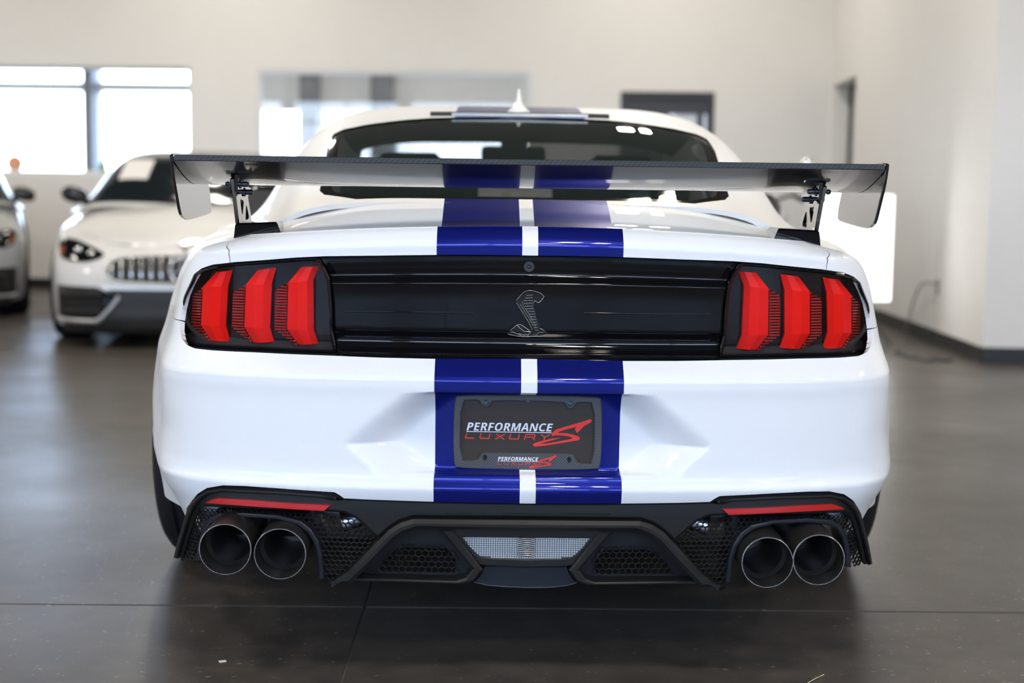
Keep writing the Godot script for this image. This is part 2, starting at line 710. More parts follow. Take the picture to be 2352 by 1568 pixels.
func build_room() -> void:
	RT = Transform3D(Basis(Vector3.UP, -ROOM_TURN), Vector3.ZERO)
	# ---- floor: sawn concrete slabs over a base
	var base := MB.new()
	wbox(base, UL - 0.3, UX + 0.3, -0.25, -0.005, WF - 0.3, WB + 8.6)
	var fl := struct("floor", base, M.joint)
	# joints follow the photograph: one across at z = -0.56, one along at x = -0.39
	var slab_mesh := {}
	var jx := [-9.6, -5.0, -0.392, 4.2, 8.8]
	var jz := [12.0, 8.2, 3.8, -0.556, -5.0, -9.4, -13.6]
	for a in 4:
		for b in 6:
			var m := MB.new()
			var x0: float = jx[a] + 0.003
			var x1: float = jx[a + 1] - 0.003
			var z1: float = jz[b] - 0.003
			var z0: float = jz[b + 1] + 0.003
			m.cbox(Vector3((x0 + x1) / 2, -0.006, (z0 + z1) / 2), Vector3(x1 - x0, 0.012, z1 - z0), 0.002)
			part("slab", m, M.floor, fl)
	# ---- back wall with two windows and a door
	var win1 := [-8.4, -4.15, 1.255, 2.43]
	var win2 := [-3.42, -0.42, 1.20, 2.41]
	var door := [0.536, 1.54, -0.005, 2.212]
	var mb := MB.new()
	holed(mb, UL, UR + 0.2, -0.005, CEIL, WB, WB + 0.2, [win1, win2, door])
	struct("wall_back", mb, M.wall, RT)
	# ---- right wall with a doorway recess
	mb = MB.new()
	holed(mb, WR, WB, -0.005, CEIL, UR, UR + 0.25, [[11.25, 12.50, -0.005, 2.288]], true)
	struct("wall_right", mb, M.wall, RT)
	mb = MB.new()
	wbox(mb, UR + 0.0, UX, -0.005, CEIL, WR - 0.2, WR)
	struct("wall_return", mb, M.wall, RT)
	mb = MB.new()
	wbox(mb, UX, UX + 0.2, -0.005, CEIL, WF, WR)
	struct("wall_side", mb, M.wall, RT)
	mb = MB.new()
	wbox(mb, UL - 0.2, UL, -0.005, CEIL, WF, WB + 8.5)
	struct("wall_left", mb, M.wall, RT)
	# ---- glazed front wall behind the camera
	var fh := []
	for k in 6:
		fh.append([-10.2 + 3.0 * k, -10.2 + 3.0 * k + 2.75, 1.5, 3.5])
	mb = MB.new()
	holed(mb, UL - 0.2, UX + 0.2, 1.45, CEIL, WF - 0.2, WF, fh)
	struct("wall_front", mb, M.wall, RT)
	mb = MB.new()
	wbox(mb, UL - 0.2, UX + 0.2, -0.005, 1.45, WF - 0.2, WF)
	struct("wall_front_base", mb, M.wall_dark, RT)
	for k in 6:
		window("window_%d" % (k + 4), fh[k], WF - 0.1, 0.05, M.frame_dark, [0.5], [0.72])
	mb = MB.new()
	wbox(mb, UL - 0.2, UX + 0.2, CEIL, CEIL + 0.2, WF - 0.2, WB + 8.6)
	struct("ceiling", mb, M.ceiling, RT)
	# ---- windows and doors
	window("window_1", win1, WB + 0.1, 0.035, M.frame_white, [], [])
	window("window_2", win2, WB + 0.06, 0.045, M.frame_white, [], [])
	# dark door with a small lite and a lever
	var d := MB.new()
	wbox(d, door[0], door[0] + 0.06, 0, door[3], WB - 0.02, WB + 0.12, 0.004)
	wbox(d, door[1] - 0.06, door[1], 0, door[3], WB - 0.02, WB + 0.12, 0.004)
	wbox(d, door[0] + 0.06, door[1] - 0.06, door[3] - 0.06, door[3], WB - 0.02, WB + 0.12, 0.004)
	var dn := struct("door_1", d, M.frame_dark, RT)
	d = MB.new()
	holed(d, door[0] + 0.062, door[1] - 0.062, 0.005, door[3] - 0.062, WB + 0.03, WB + 0.075, [[1.06, 1.36, 1.05, 1.98]])
	part("door_leaf", d, M.door_dark, dn)
	d = MB.new()
	wbox(d, 1.06, 1.36, 1.05, 1.98, WB + 0.05, WB + 0.056)
	part("door_glass", d, pane(Color(0.5, 0.5, 0.48), 0.6, 0.1), dn)
	d = MB.new()
	wbox(d, 1.425, 1.455, 0.98, 1.22, WB + 0.0, WB + 0.03, 0.004)
	wbox(d, 1.36, 1.455, 1.05, 1.07, WB - 0.03, WB - 0.015, 0.004)
	wbox(d, 1.435, 1.455, 1.05, 1.07, WB - 0.03, WB + 0.0, 0.002)
	part("door_handle", d, M.steel, dn)
	d = MB.new()
	wbox(d, 1.43, 1.462, 1.72, 1.98, WB + 0.005, WB + 0.03, 0.004)
	part("closer", d, M.steel, dn)
	# recessed doorway in the right wall: leaf set back, dark frame
	d = MB.new()
	wbox(d, UR + 0.17, UR + 0.25, 0, 2.288, 11.25, 11.31, 0.004)
	wbox(d, UR + 0.17, UR + 0.25, 0, 2.288, 12.44, 12.50, 0.004)
	wbox(d, UR + 0.17, UR + 0.25, 2.228, 2.288, 11.31, 12.44, 0.004)
	dn = struct("door_2", d, M.frame_dark, RT)
	d = MB.new()
	wbox(d, UR + 0.20, UR + 0.245, 0.005, 2.226, 11.312, 12.438, 0.003)
	part("door_leaf", d, mat(Color(0.55, 0.55, 0.54), 0.5), dn)
	# ---- baseboards
	mb = MB.new()
	for seg in [[UL, door[0]], [door[1], UR]]:
		wbox(mb, seg[0], seg[1], 0, 0.105, WB - 0.012, WB, 0.003)
	struct("baseboard_back", mb, M.base, RT)
	mb = MB.new()
	for seg in [[WR - 0.2, 11.25], [12.50, WB - 0.012]]:
		wbox(mb, UR - 0.012, UR, 0, 0.105, seg[0], seg[1], 0.003)
	struct("baseboard_right", mb, M.base, RT)
	mb = MB.new()
	wbox(mb, UR - 0.012, UX, 0, 0.105, WR - 0.213, WR - 0.2, 0.003)
	struct("baseboard_return", mb, M.base, RT)
	# ---- the hall beyond the back windows
	next_hall()
	# ---- outside ground
	mb = MB.new()
	wbox(mb, -60, 60, -0.30, -0.26, -70, 90)
	struct("ground", mb, M.asphalt, RT)
	# ---- ceiling lamps: twin square panels, with an added row brightening the hall
	ceiling_lamps()

func window(called: String, r: Array, w: float, fw: float, fm: Material, muls: Array, bars: Array) -> void:
	var mb := MB.new()
	var d := 0.05
	wbox(mb, r[0], r[0] + fw, r[2], r[3], w - d, w + d, 0.004)
	wbox(mb, r[1] - fw, r[1], r[2], r[3], w - d, w + d, 0.004)
	wbox(mb, r[0] + fw, r[1] - fw, r[2], r[2] + fw, w - d, w + d, 0.004)
	wbox(mb, r[0] + fw, r[1] - fw, r[3] - fw, r[3], w - d, w + d, 0.004)
	var o := struct(called, mb, fm, RT)
	for q in muls:
		mb = MB.new()
		var c: float = lerpf(r[0], r[1], q)
		wbox(mb, c - fw / 2, c + fw / 2, r[2] + fw, r[3] - fw, w - d * 0.8, w + d * 0.8, 0.003)
		part("mullion", mb, fm, o)
	for q in bars:
		mb = MB.new()
		var c: float = lerpf(r[2], r[3], q)
		wbox(mb, r[0] + fw, r[1] - fw, c - fw / 2, c + fw / 2, w - d * 0.7, w + d * 0.7, 0.003)
		part("transom", mb, fm, o)
	mb = MB.new()
	wbox(mb, r[0] + fw, r[1] - fw, r[2] + fw, r[3] - fw, w - 0.003, w + 0.003)
	part("window_pane", mb, M.pane, o)

func next_hall() -> void:
	var W0 := 20.0
	var mb := MB.new()
	var open := [[-10.7, -7.86, 0.1, 2.70], [-7.68, -5.45, 0.1, 2.70], [-10.7, -7.86, 2.85, 3.9], [-7.68, -5.45, 2.85, 3.9], [-5.10, -4.40, -0.005, 2.42], [-4.02, -3.26, -0.005, 2.42], [-2.84, 1.6, -0.005, 2.42]]
	holed(mb, UL, UR + 0.2, -0.005, CEIL, W0, W0 + 0.2, open)
	struct("wall_hall", mb, M.siding, RT)
	mb = MB.new()
	wbox(mb, UR, UR + 0.2, -0.005, CEIL, WB + 0.2, W0)
	struct("wall_hall_side", mb, M.wall, RT)
	var cols := [[-4.36, -4.06], [-3.22, -2.88], [-7.85, -7.69]]
	for c in cols:
		mb = MB.new()
		wbox(mb, c[0], c[1], -0.004, CEIL - 0.002, W0 - 0.30, W0 - 0.002, 0.01)
		var o := part("steel_column", mb, M.column, self)
		o.transform = RT
		tag(o, "dark grey steel column seen through a back window", "column", "columns in the hall behind")
	mb = MB.new()
	for k in 24:
		var u := -5.3 + 0.33 * k
		if u > UR - 0.2:
			break
		wbox(mb, u, u + 0.05, 2.43, CEIL, W0 - 0.025, W0 - 0.001, 0.005)
	struct("trim_1", mb, M.siding, RT)
	# a leafy plant and an orange ball on a stick by the far side of window_1
	var rng := RandomNumberGenerator.new()
	rng.seed = 4
	var p := thing("potted_plant", "small leafy green plant in a dark pot behind the left back window", "plant", Transform3D(RT.basis, rp(-5.42, 0.0, 13.25)))
	mb = MB.new()
	mb.lathe([Vector2(0.0, 0.0), Vector2(0.15, 0.0), Vector2(0.19, 0.55), Vector2(0.2, 0.56), Vector2(0.17, 0.56), Vector2(0.16, 0.5), Vector2(0.0, 0.5)], Transform3D(), 24, false)
	part("pot", mb, mat(Color(0.04, 0.05, 0.08), 0.4), p)
	mb = MB.new()
	for k in 9:
		var a := TAU * k / 9.0
		mb.tube([Vector3(0.03 * cos(a), 0.5, 0.03 * sin(a)), Vector3(0.1 * cos(a), 0.9, 0.1 * sin(a)), Vector3(0.22 * cos(a), 1.25, 0.22 * sin(a))], 0.008, 6)
	part("stem", mb, mat(Color(0.05, 0.12, 0.03), 0.6), p)
	var leaf := MB.new()
	leaf.quad(Vector3(0, 0, 0), Vector3(0.05, 0.09, 0.012), Vector3(0, 0.2, 0.03), Vector3(-0.05, 0.09, 0.012))
	var lm := leaf.mesh()
	for k in 46:
		var o := MeshInstance3D.new()
		o.mesh = lm
		o.material_override = M.get_or_add("leaf", mat(Color(0.16, 0.32, 0.05), 0.5))
		o.name = "leaf"
		p.add_child(o, true)
		var a := rng.randf() * TAU
		var rr := rng.randf_range(0.05, 0.24)
		o.transform = Transform3D(Basis(Vector3.UP, a) * Basis(Vector3.RIGHT, rng.randf_range(0.2, 1.5)), Vector3(rr * sin(a), rng.randf_range(0.95, 1.28), rr * cos(a)))
	p = thing("round_planter", "orange globe on a slim stand behind the left back window", "ornament", Transform3D(RT.basis, rp(-6.33, 0.0, 13.1)))
	mb = MB.new()
	mb.lathe([Vector2(0, 0), Vector2(0.16, 0), Vector2(0.16, 0.02), Vector2(0.015, 0.04), Vector2(0.012, 1.28)], Transform3D(), 20, false)
	part("stand", mb, mat(Color(0.5, 0.5, 0.5), 0.4), p)
	mb = MB.new()
	var pr := []
	for k in 13:
		var a := PI * k / 12.0
		pr.append(Vector2(0.095 * sin(a) + 0.0005, 1.375 - 0.1 * cos(a)))
	mb.lathe(pr, Transform3D(), 24)
	part("globe", mb, mat(Color(0.75, 0.22, 0.04), 0.4), p)

func ceiling_lamps() -> void:
	for w: float in [-6.6, -2.8, 1.5, 6.0, 10.6, 16.0]:  # last row is in the hall: unseen lamps added to brighten its siding
		for u: float in [-8.0, -3.6, 0.8, 5.2]:
			if w > 6.0 and u > 2.0:
				continue
			var at := RT * Transform3D(Basis(), Vector3(u, CEIL, -w))
			var t := thing("ceiling_lamp", "white twin strip panel lamp under the dark ceiling", "lamp", at, "twin ceiling lamps")
			for s: float in [-0.15, 0.15]:
				var c := MB.new()
				c.cbox(Vector3(s, -0.04, 0), Vector3(0.19, 0.08, 0.80), 0.006)
				part("lamp_case", c, M.lamp_case, t)
				var e := MB.new()
				e.cbox(Vector3(s, -0.084, 0), Vector3(0.155, 0.006, 0.75), 0.002)
				part("lamp_panel", e, M.lamp, t)
				var l := AreaLight3D.new()
				l.name = "light"
				t.add_child(l, true)
				l.position = Vector3(s, -0.095, 0)
				l.rotation.x = -PI / 2
				l.area_size = Vector2(0.155, 0.75)
				l.light_energy = LAMP_E
				l.light_color = Color(1.0, 0.93, 0.82).linear_to_srgb()
				l.shadow_enabled = true

# ================================================================ the sports car (car frame = world: +z is its tail, y up)
var cTX: Curve1
var cTZ: Curve1
var cS: Curve1
var cZ0: Curve1
var cBulge: Curve1
var cZp: Curve1
var cRoof: Curve1
var cDeck: Curve1
var cWx: Curve1
var cF: Curve1
var plan_inv: Curve1
var side_inv: Curve1
var rec := []
var inv_cam: Basis

func smooth(a: float, b: float, x: float) -> float:
	var t := clampf((x - a) / (b - a), 0.0, 1.0)
	return t * t * (3.0 - 2.0 * t)

func car_tables() -> void:
	inv_cam = cam_basis.inverse()
	var P := [[0, 0], [0.2, -0.004], [0.4, -0.018], [0.55, -0.04], [0.66, -0.07], [0.74, -0.11], [0.79, -0.16], [0.825, -0.24], [0.85, -0.33], [0.88, -0.44], [0.915, -0.58], [0.955, -0.74], [0.972, -0.87], [0.976, -1.1], [0.97, -1.45], [0.945, -1.8], [0.93, -2.4], [0.935, -3.0], [0.955, -3.5], [0.96, -3.9], [0.94, -4.25], [0.87, -4.52], [0.7, -4.7], [0.4, -4.78], [0, -4.8]]
	var u := 0.0
	var a := []
	var b := []
	var inv := []
	var sinv := []
	for k in P.size():
		if k > 0:
			u += Vector2(P[k][0] - P[k - 1][0], P[k][1] - P[k - 1][1]).length()
		a.append([u, P[k][0]])
		b.append([u, P[k][1]])
		if k < 13:
			inv.append([P[k][0], u])
		sinv.append([-P[k][1], u])
	cTX = Curve1.new(a)
	cTZ = Curve1.new(b)
	plan_inv = Curve1.new(inv)
	side_inv = Curve1.new(sinv)
	cS = Curve1.new([[0.15, 0.95], [0.25, 0.975], [0.34, 0.984], [0.40, 0.99], [0.46, 0.994], [0.52, 0.994], [0.58, 0.988], [0.64, 0.978], [0.70, 0.968], [0.76, 0.957], [0.82, 0.938], [0.88, 0.91], [0.91, 0.892], [0.935, 0.866], [0.955, 0.815], [0.968, 0.74], [0.976, 0.66]])
	cZ0 = Curve1.new([[0.15, 0.0], [0.30, 0.02], [0.37, 0.045], [0.40, 0.064], [0.42, 0.073], [0.437, 0.076], [0.447, 0.070], [0.465, 0.066], [0.50, 0.066], [0.56, 0.069], [0.62, 0.073], [0.652, 0.077], [0.664, 0.076], [0.675, 0.066], [0.70, 0.037], [0.72, 0.018], [0.75, 0.005], [0.85, 0.0], [0.905, 0.002], [0.922, 0.003], [0.936, 0.0045], [0.941, 0.004], [0.947, 0.001], [0.958, -0.008], [0.970, -0.022], [0.976, -0.034]])
	cBulge = Curve1.new([[0.15, -0.07], [0.30, -0.045], [0.36, -0.026], [0.42, -0.008], [0.45, -0.001], [0.48, -0.004], [0.53, -0.010], [0.58, -0.006], [0.64, 0.0]])
	cZp = Curve1.new([[0.66, 0.02], [0.700, 0.016], [0.706, 0.004], [0.714, -0.030], [0.720, -0.036], [0.76, -0.030], [0.80, -0.024], [0.835, -0.018], [0.850, -0.014], [0.857, -0.012], [0.863, -0.018], [0.870, -0.026], [0.890, -0.024], [0.905, -0.020], [0.93, -0.018]])
	cRoof = Curve1.new([[0.0, 0.90], [0.28, 0.975], [0.46, 1.030], [0.7, 1.113], [1.0, 1.203], [1.2, 1.250], [1.37, 1.283], [1.6, 1.318], [1.9, 1.346], [2.1, 1.353], [2.4, 1.340], [2.6, 1.305], [2.9, 1.185], [3.2, 1.05], [3.35, 0.985], [3.6, 0.93]])
	cDeck = Curve1.new([[0.03, 0.0], [0.12, -0.006], [0.22, -0.008], [0.29, -0.001], [0.38, 0.031], [0.465, 0.056], [0.6, 0.085], [0.7, 0.10]])
	cWx = Curve1.new([[0.2, 0.60], [0.46, 0.68], [0.7, 0.72], [1.0, 0.755], [1.3, 0.785], [1.9, 0.828], [2.6, 0.84], [3.3, 0.80], [3.6, 0.76]])
	cF = Curve1.new([[0, 1], [0.3, 0.995], [0.506, 0.98], [0.614, 0.948], [0.723, 0.87], [0.807, 0.74], [0.89, 0.494], [0.95, 0.25], [1.0, 0.11], [1.07, 0.03], [1.2, -0.02]])

func droop(x: float, z: float) -> float:
	var q := minf(pow(absf(x) / 0.64, 2.0), 1.0)
	return q * lerpf(0.03, 0.015, smooth(0.3, 0.8, -z))

# outer body skin: u runs round the car from the middle of the tail, v is height
func S(p: Vector2) -> Vector3:
	var u := absf(p.x)
	var y := p.y
	var x := cTX.at(u) - (1.0 - cS.at(y)) * 0.96 * smooth(0.35, 1.25, u)
	var z := cTZ.at(u) + cZ0.at(y) * (1.0 - smooth(1.2, 2.2, u))
	if u > 0.7 and u < 1.25 and y < 0.64:
		x += cBulge.at(y) * smooth(0.7, 0.85, u) * (1.0 - smooth(1.0, 1.22, u))
	if u < 0.5 and y < 0.64 and y > 0.42:
		z -= recess(x, y)
	var yy := y - droop(x, z) * smooth(0.84, 0.976, y)
	return Vector3(x if p.x >= 0.0 else -x, yy, z)

func recess(x: float, y: float) -> float:
	var d := 1.0
	for r in rec:
		d = minf(d, (r[0] * x + r[1] * y + r[2]) / r[3])
	d = clampf(d, 0.0, 1.0)
	return 0.067 * d * d * (3.0 - 2.0 * d) * (1.0 - 0.55 * smooth(0.20, 0.40, x))

func make_recess() -> void:
	# half planes in (|x|, y): inside is positive
	var a := pz(915, 905, 0.07)
	var b := pz(783, 1008, 0.06)
	var c := pz(781, 1030, 0.06)
	var d := pz(852, 1084, 0.06)
	var top := pz(1211, 904.5, 0.072)
	var bot := pz(1211, 1101, 0.072)
	rec.append([0.0, -1.0, top.y, 0.007])
	rec.append([0.0, 1.0, -bot.y, 0.010])
	for q in [[Vector2(-a.x, a.y), Vector2(-b.x, b.y), 0.085], [Vector2(-b.x, b.y), Vector2(-c.x, c.y), 0.085], [Vector2(-c.x, c.y), Vector2(-d.x, d.y), 0.085]]:
		var e: Vector2 = (q[1] - q[0]).normalized()
		var n := Vector2(-e.y, e.x)
		if n.x > 0.0:
			n = -n
		rec.append([n.x, n.y, -n.dot(q[0]), q[2]])

# plan of the tail, as z for a given x (for parts set into it)
func zplan(x: float) -> float:
	return cTZ.at(plan_inv.at(minf(absf(x) * 1.03, 0.97)))

func z_tail(p: Vector2) -> float:
	return zplan(p.x) + cZp.at(p.y + droop(p.x, -0.1) * smooth(0.80, 0.92, p.y))

func z_dif(p: Vector2) -> float:
	return zplan(p.x * 0.99) + 0.046 - 0.14 * maxf(0.0, 0.38 - p.y)

func pix(p: Vector3) -> Vector2:
	var q := inv_cam * (p - CAM_AT)
	return Vector2(1176.0 - FOC * q.x / q.z, 784.0 + FOC * q.y / q.z)

# parameters of a surface where the ray of a pixel meets it
func on(Sf: Callable, px: float, py: float, guess: Vector2) -> Vector2:
	var g := guess
	var t := Vector2(px, py)
	for k in 14:
		var e := 0.0008
		var f := pix(Sf.call(g)) - t
		if f.length() < 0.02:
			break
		var fu := (pix(Sf.call(g + Vector2(e, 0))) - t - f) / e
		var fv := (pix(Sf.call(g + Vector2(0, e))) - t - f) / e
		var det := fu.x * fv.y - fu.y * fv.x
		if absf(det) < 1e-3:
			break
		var st := Vector2(-(f.x * fv.y - f.y * fv.x) / det, -(fu.x * f.y - fu.y * f.x) / det)
		g += st.limit_length(0.06)
	return g

func trace_S(pts: Array) -> PackedVector2Array:
	var o := PackedVector2Array()
	for p in pts:
		var w := pz(p[0], p[1], 0.0)
		var u := plan_inv.at(minf(absf(w.x), 0.93))
		o.append(on(S, p[0], p[1], Vector2(-u if w.x < 0 else u, w.y)))
	return o

# pixel outline to (x, y) on a z = zf(x, y) sheet
func trace_z(pts: Array, zf: Callable, h := 0.0, ox := 0.0, oy := 0.0, sc := 1.0) -> PackedVector2Array:
	var o := PackedVector2Array()
	for p in pts:
		var z := 0.0
		var w := Vector3.ZERO
		for k in 6:
			w = pz(ox + p[0] / sc, oy + p[1] / sc, z)
			z = float(zf.call(Vector2(w.x, w.y))) + h
		o.append(Vector2(w.x, w.y))
	return o

# left half outline that begins and ends on the middle line -> whole outline
func whole(left: PackedVector2Array) -> PackedVector2Array:
	var o := PackedVector2Array(left)
	for k in range(left.size() - 1, -1, -1):
		if absf(left[k].x) > 0.004:
			o.append(Vector2(-left[k].x, left[k].y))
	for k in o.size():
		if absf(o[k].x) <= 0.004:
			o[k].x = 0.0
	return o

const STRIPE0 := 0.0165
const STRIPE1 := 0.195

# paint a patch white with the two blue stripes cut out of it as parts of their own
func striped(called: String, Sf: Callable, poly: PackedVector2Array, holes: Array, cx: float, cy: float, sgn: float, parent: Node, ranges: Array) -> void:
	var bands := []
	for r in ranges:
		var sL := PackedVector2Array([Vector2(-STRIPE1, r[0]), Vector2(-STRIPE0, r[0]), Vector2(-STRIPE0, r[1]), Vector2(-STRIPE1, r[1])])
		bands.append(sL)
		bands.append(mirror(sL))
	var mb := MB.new()
	patch(mb, Sf, poly, holes + bands, cx, cy, sgn)
	skirt(mb, Sf, poly, 0.012, sgn)
	part(called, mb, M.white, parent)
	for s: PackedVector2Array in bands:
		mb = MB.new()
		for q in Geometry2D.intersect_polygons(scaled(poly, 1000.0), scaled(s, 1000.0)):
			patch(mb, Sf, scaled(q, 0.001), holes, cx, cy, sgn)
		if mb.v.size():
			part("racing_stripe", mb, M.blue, parent, "dark blue racing stripe")

func scaled(p: PackedVector2Array, k: float) -> PackedVector2Array:
	var o := PackedVector2Array()
	for q in p:
		o.append(q * k)
	return o

func moved(mb: MB, tr: Transform3D) -> MB:
	var o := MB.new()
	var flip := tr.basis.determinant() < 0.0
	for k in mb.v.size():
		o.v.append(tr * mb.v[k])
		o.n.append((tr.basis * mb.n[k]).normalized())
	o.t = mb.t
	o.i = mb.i.duplicate()
	if flip:
		for k in range(0, o.i.size(), 3):
			var s := o.i[k + 1]
			o.i[k + 1] = o.i[k + 2]
			o.i[k + 2] = s
	return o

const MIRX := Transform3D(Vector3(-1, 0, 0), Vector3(0, 1, 0), Vector3(0, 0, 1), Vector3.ZERO)

# polygons in (z, y) extruded along x
func plate_x(poly_zy: PackedVector2Array, x: float, thick: float, bevel := 0.001, holes := []) -> MB:
	var mb := MB.new()
	var zf := func(_p: Vector2) -> float: return 0.0
	slab(mb, poly_zy, zf, thick / 2, -thick / 2, bevel, 0.03, holes)
	var back := MB.new()
	patch(back, func(p: Vector2) -> Vector3: return Vector3(p.x, p.y, -thick / 2), poly_zy, holes, 0.05, 0.05, -1.0)
	var bs := Basis(Vector3(0, 0, 1), Vector3(0, 1, 0), Vector3(-1, 0, 0))
	var o := moved(mb, Transform3D(bs, Vector3(x, 0, 0)))
	var o2 := moved(back, Transform3D(bs, Vector3(x, 0, 0)))
	var k0 := o.v.size()
	o.v.append_array(o2.v)
	o.n.append_array(o2.n)
	o.t.append_array(o2.t)
	for k in o2.i:
		o.i.append(k + k0)
	return o

func carbon_texture(gain := 1.0) -> ImageTexture:
	var N := 64
	var im := Image.create(N, N, false, Image.FORMAT_RGB8)
	for y in N:
		for x in N:
			var a := int(x / 16)
			var b := int(y / 16)
			var over := posmod(a + b, 4) < 2
			var t := absf(fposmod((y if over else x), 4.0) - 2.0) / 2.0
			var f := ((0.030 if over else 0.008) + 0.008 * t) * gain
			im.set_pixel(x, y, Color(f, f, f * 1.08).linear_to_srgb())
	return ImageTexture.create_from_image(im)

func car_materials() -> void:
	M.white = coated(mat(Color(0.84, 0.84, 0.84), 0.45, 0.0, 0.25), 0.02, 0.36)
	M.blue = coated(mat(Color(0.007, 0.014, 0.20), 0.32, 0.5, 0.25), 0.02, 0.45)
	M.piano = mat(Color(0.004, 0.004, 0.005), 0.05, 0.0, 0.5)
	M.plastic = mat(Color(0.016, 0.0155, 0.015), 0.42, 0.0, 0.45)
	M.plastic_in = mat(Color(0.010, 0.010, 0.011), 0.55)
	M.plastic_blue = mat(Color(0.016, 0.019, 0.026), 0.38)
	M.red_lens = mat(Color(0.90, 0.010, 0.006), 0.30, 0.0, 0.25)
	M.red_lens.subsurf_scatter_enabled = false
	M.red_dark = coated(mat(Color(0.28, 0.004, 0.004), 0.20, 0.0, 0.5), 0.03)
	M.smoke = pane(Color(0.02, 0.0, 0.0), 0.04)
	M.smoke.metallic_specular = 0.36
	M.glass = pane(Color(0.010, 0.020, 0.017), 0.60)
	M.glass.metallic_specular = 0.42
	M.glass_clear = pane(Color(0.05, 0.13, 0.10), 0.58)
	M.glass_dark = coated(mat(Color(0.006, 0.007, 0.008), 0.05), 0.01, 0.5)
	M.frit = coated(mat(Color(0.004, 0.004, 0.004), 0.06), 0.01, 0.3)
	M.rubber = mat(Color(0.016, 0.016, 0.018), 0.62, 0.0, 0.35)
	M.rim = mat(Color(0.03, 0.03, 0.032), 0.35, 0.3)
	M.interior = mat(Color(0.012, 0.012, 0.013), 0.8)
	M.carbon = coated(mat(Color(0.55, 0.55, 0.55), 0.3, 0.0, 0.4), 0.02)
	M.carbon.albedo_texture = carbon_texture()
	M.carbon.uv1_triplanar = true
	M.carbon.uv1_scale = Vector3.ONE * 90.0
	M.frame_weave = mat(Color(1, 1, 1), 0.5, 0.0, 0.5)
	M.frame_weave.albedo_texture = carbon_texture(2.6)
	M.frame_weave.uv1_triplanar = true
	M.frame_weave.uv1_scale = Vector3.ONE * 160.0
	M.carbon_plate = coated(mat(Color(0.010, 0.010, 0.012), 0.10, 0.0, 0.8), 0.01)
	M.satin = coated(mat(Color(0.006, 0.006, 0.007), 0.12, 0.0, 0.8), 0.02)
	M.bolt = mat(Color(0.05, 0.06, 0.08), 0.3, 0.8)
	M.pipe = mat(Color(0.10, 0.095, 0.09), 0.38, 0.85)
	M.pipe_rim = mat(Color(0.62, 0.60, 0.57), 0.22, 1.0)
	M.reflector = coated(mat(Color(0.55, 0.008, 0.008), 0.3), 0.05)
	M.muffler = mat(Color(0.55, 0.58, 0.62), 0.25, 1.0)
	M.chrome = mat(Color(0.80, 0.80, 0.82), 0.08, 1.0)
	M.dark_chrome = mat(Color(0.07, 0.07, 0.07), 0.18, 0.9)
	M.print_white = mat(Color(0.82, 0.84, 0.88), 0.5)
	M.print_red = mat(Color(0.78, 0.03, 0.02), 0.5)
	M.plate_black = mat(Color(0.045, 0.037, 0.031), 0.30, 0.0, 0.4)  # brown of the reflected floor mixed into the plate colour

func build_sports_car() -> void:
	car_tables()
	make_recess()
	car_materials()
	var car := thing("sports_car", "white sports coupe with two blue stripes, tall carbon rear wing and four tailpipes", "car")
	body_tail(car)
	body_top(car)
	tail_lights(car)
	tail_panel(car)
	rear_wing(car)
	diffuser(car)
	exhausts(car)
	license_plate(car)
	wheels(car)
	cabin(car)

var lampL_px := [[731.8, 590], [680.8, 592.2], [601, 598.6], [527.7, 604.0], [489.4, 608.2], [467, 615.5], [451, 628], [438.4, 649], [425.7, 677.7], [417.7, 709.6], [413.9, 735], [412.9, 757], [417.7, 776.6], [428.9, 791], [448, 799], [489.4, 803.7], [585, 808.4], [680.8, 813], [770, 816.4]]

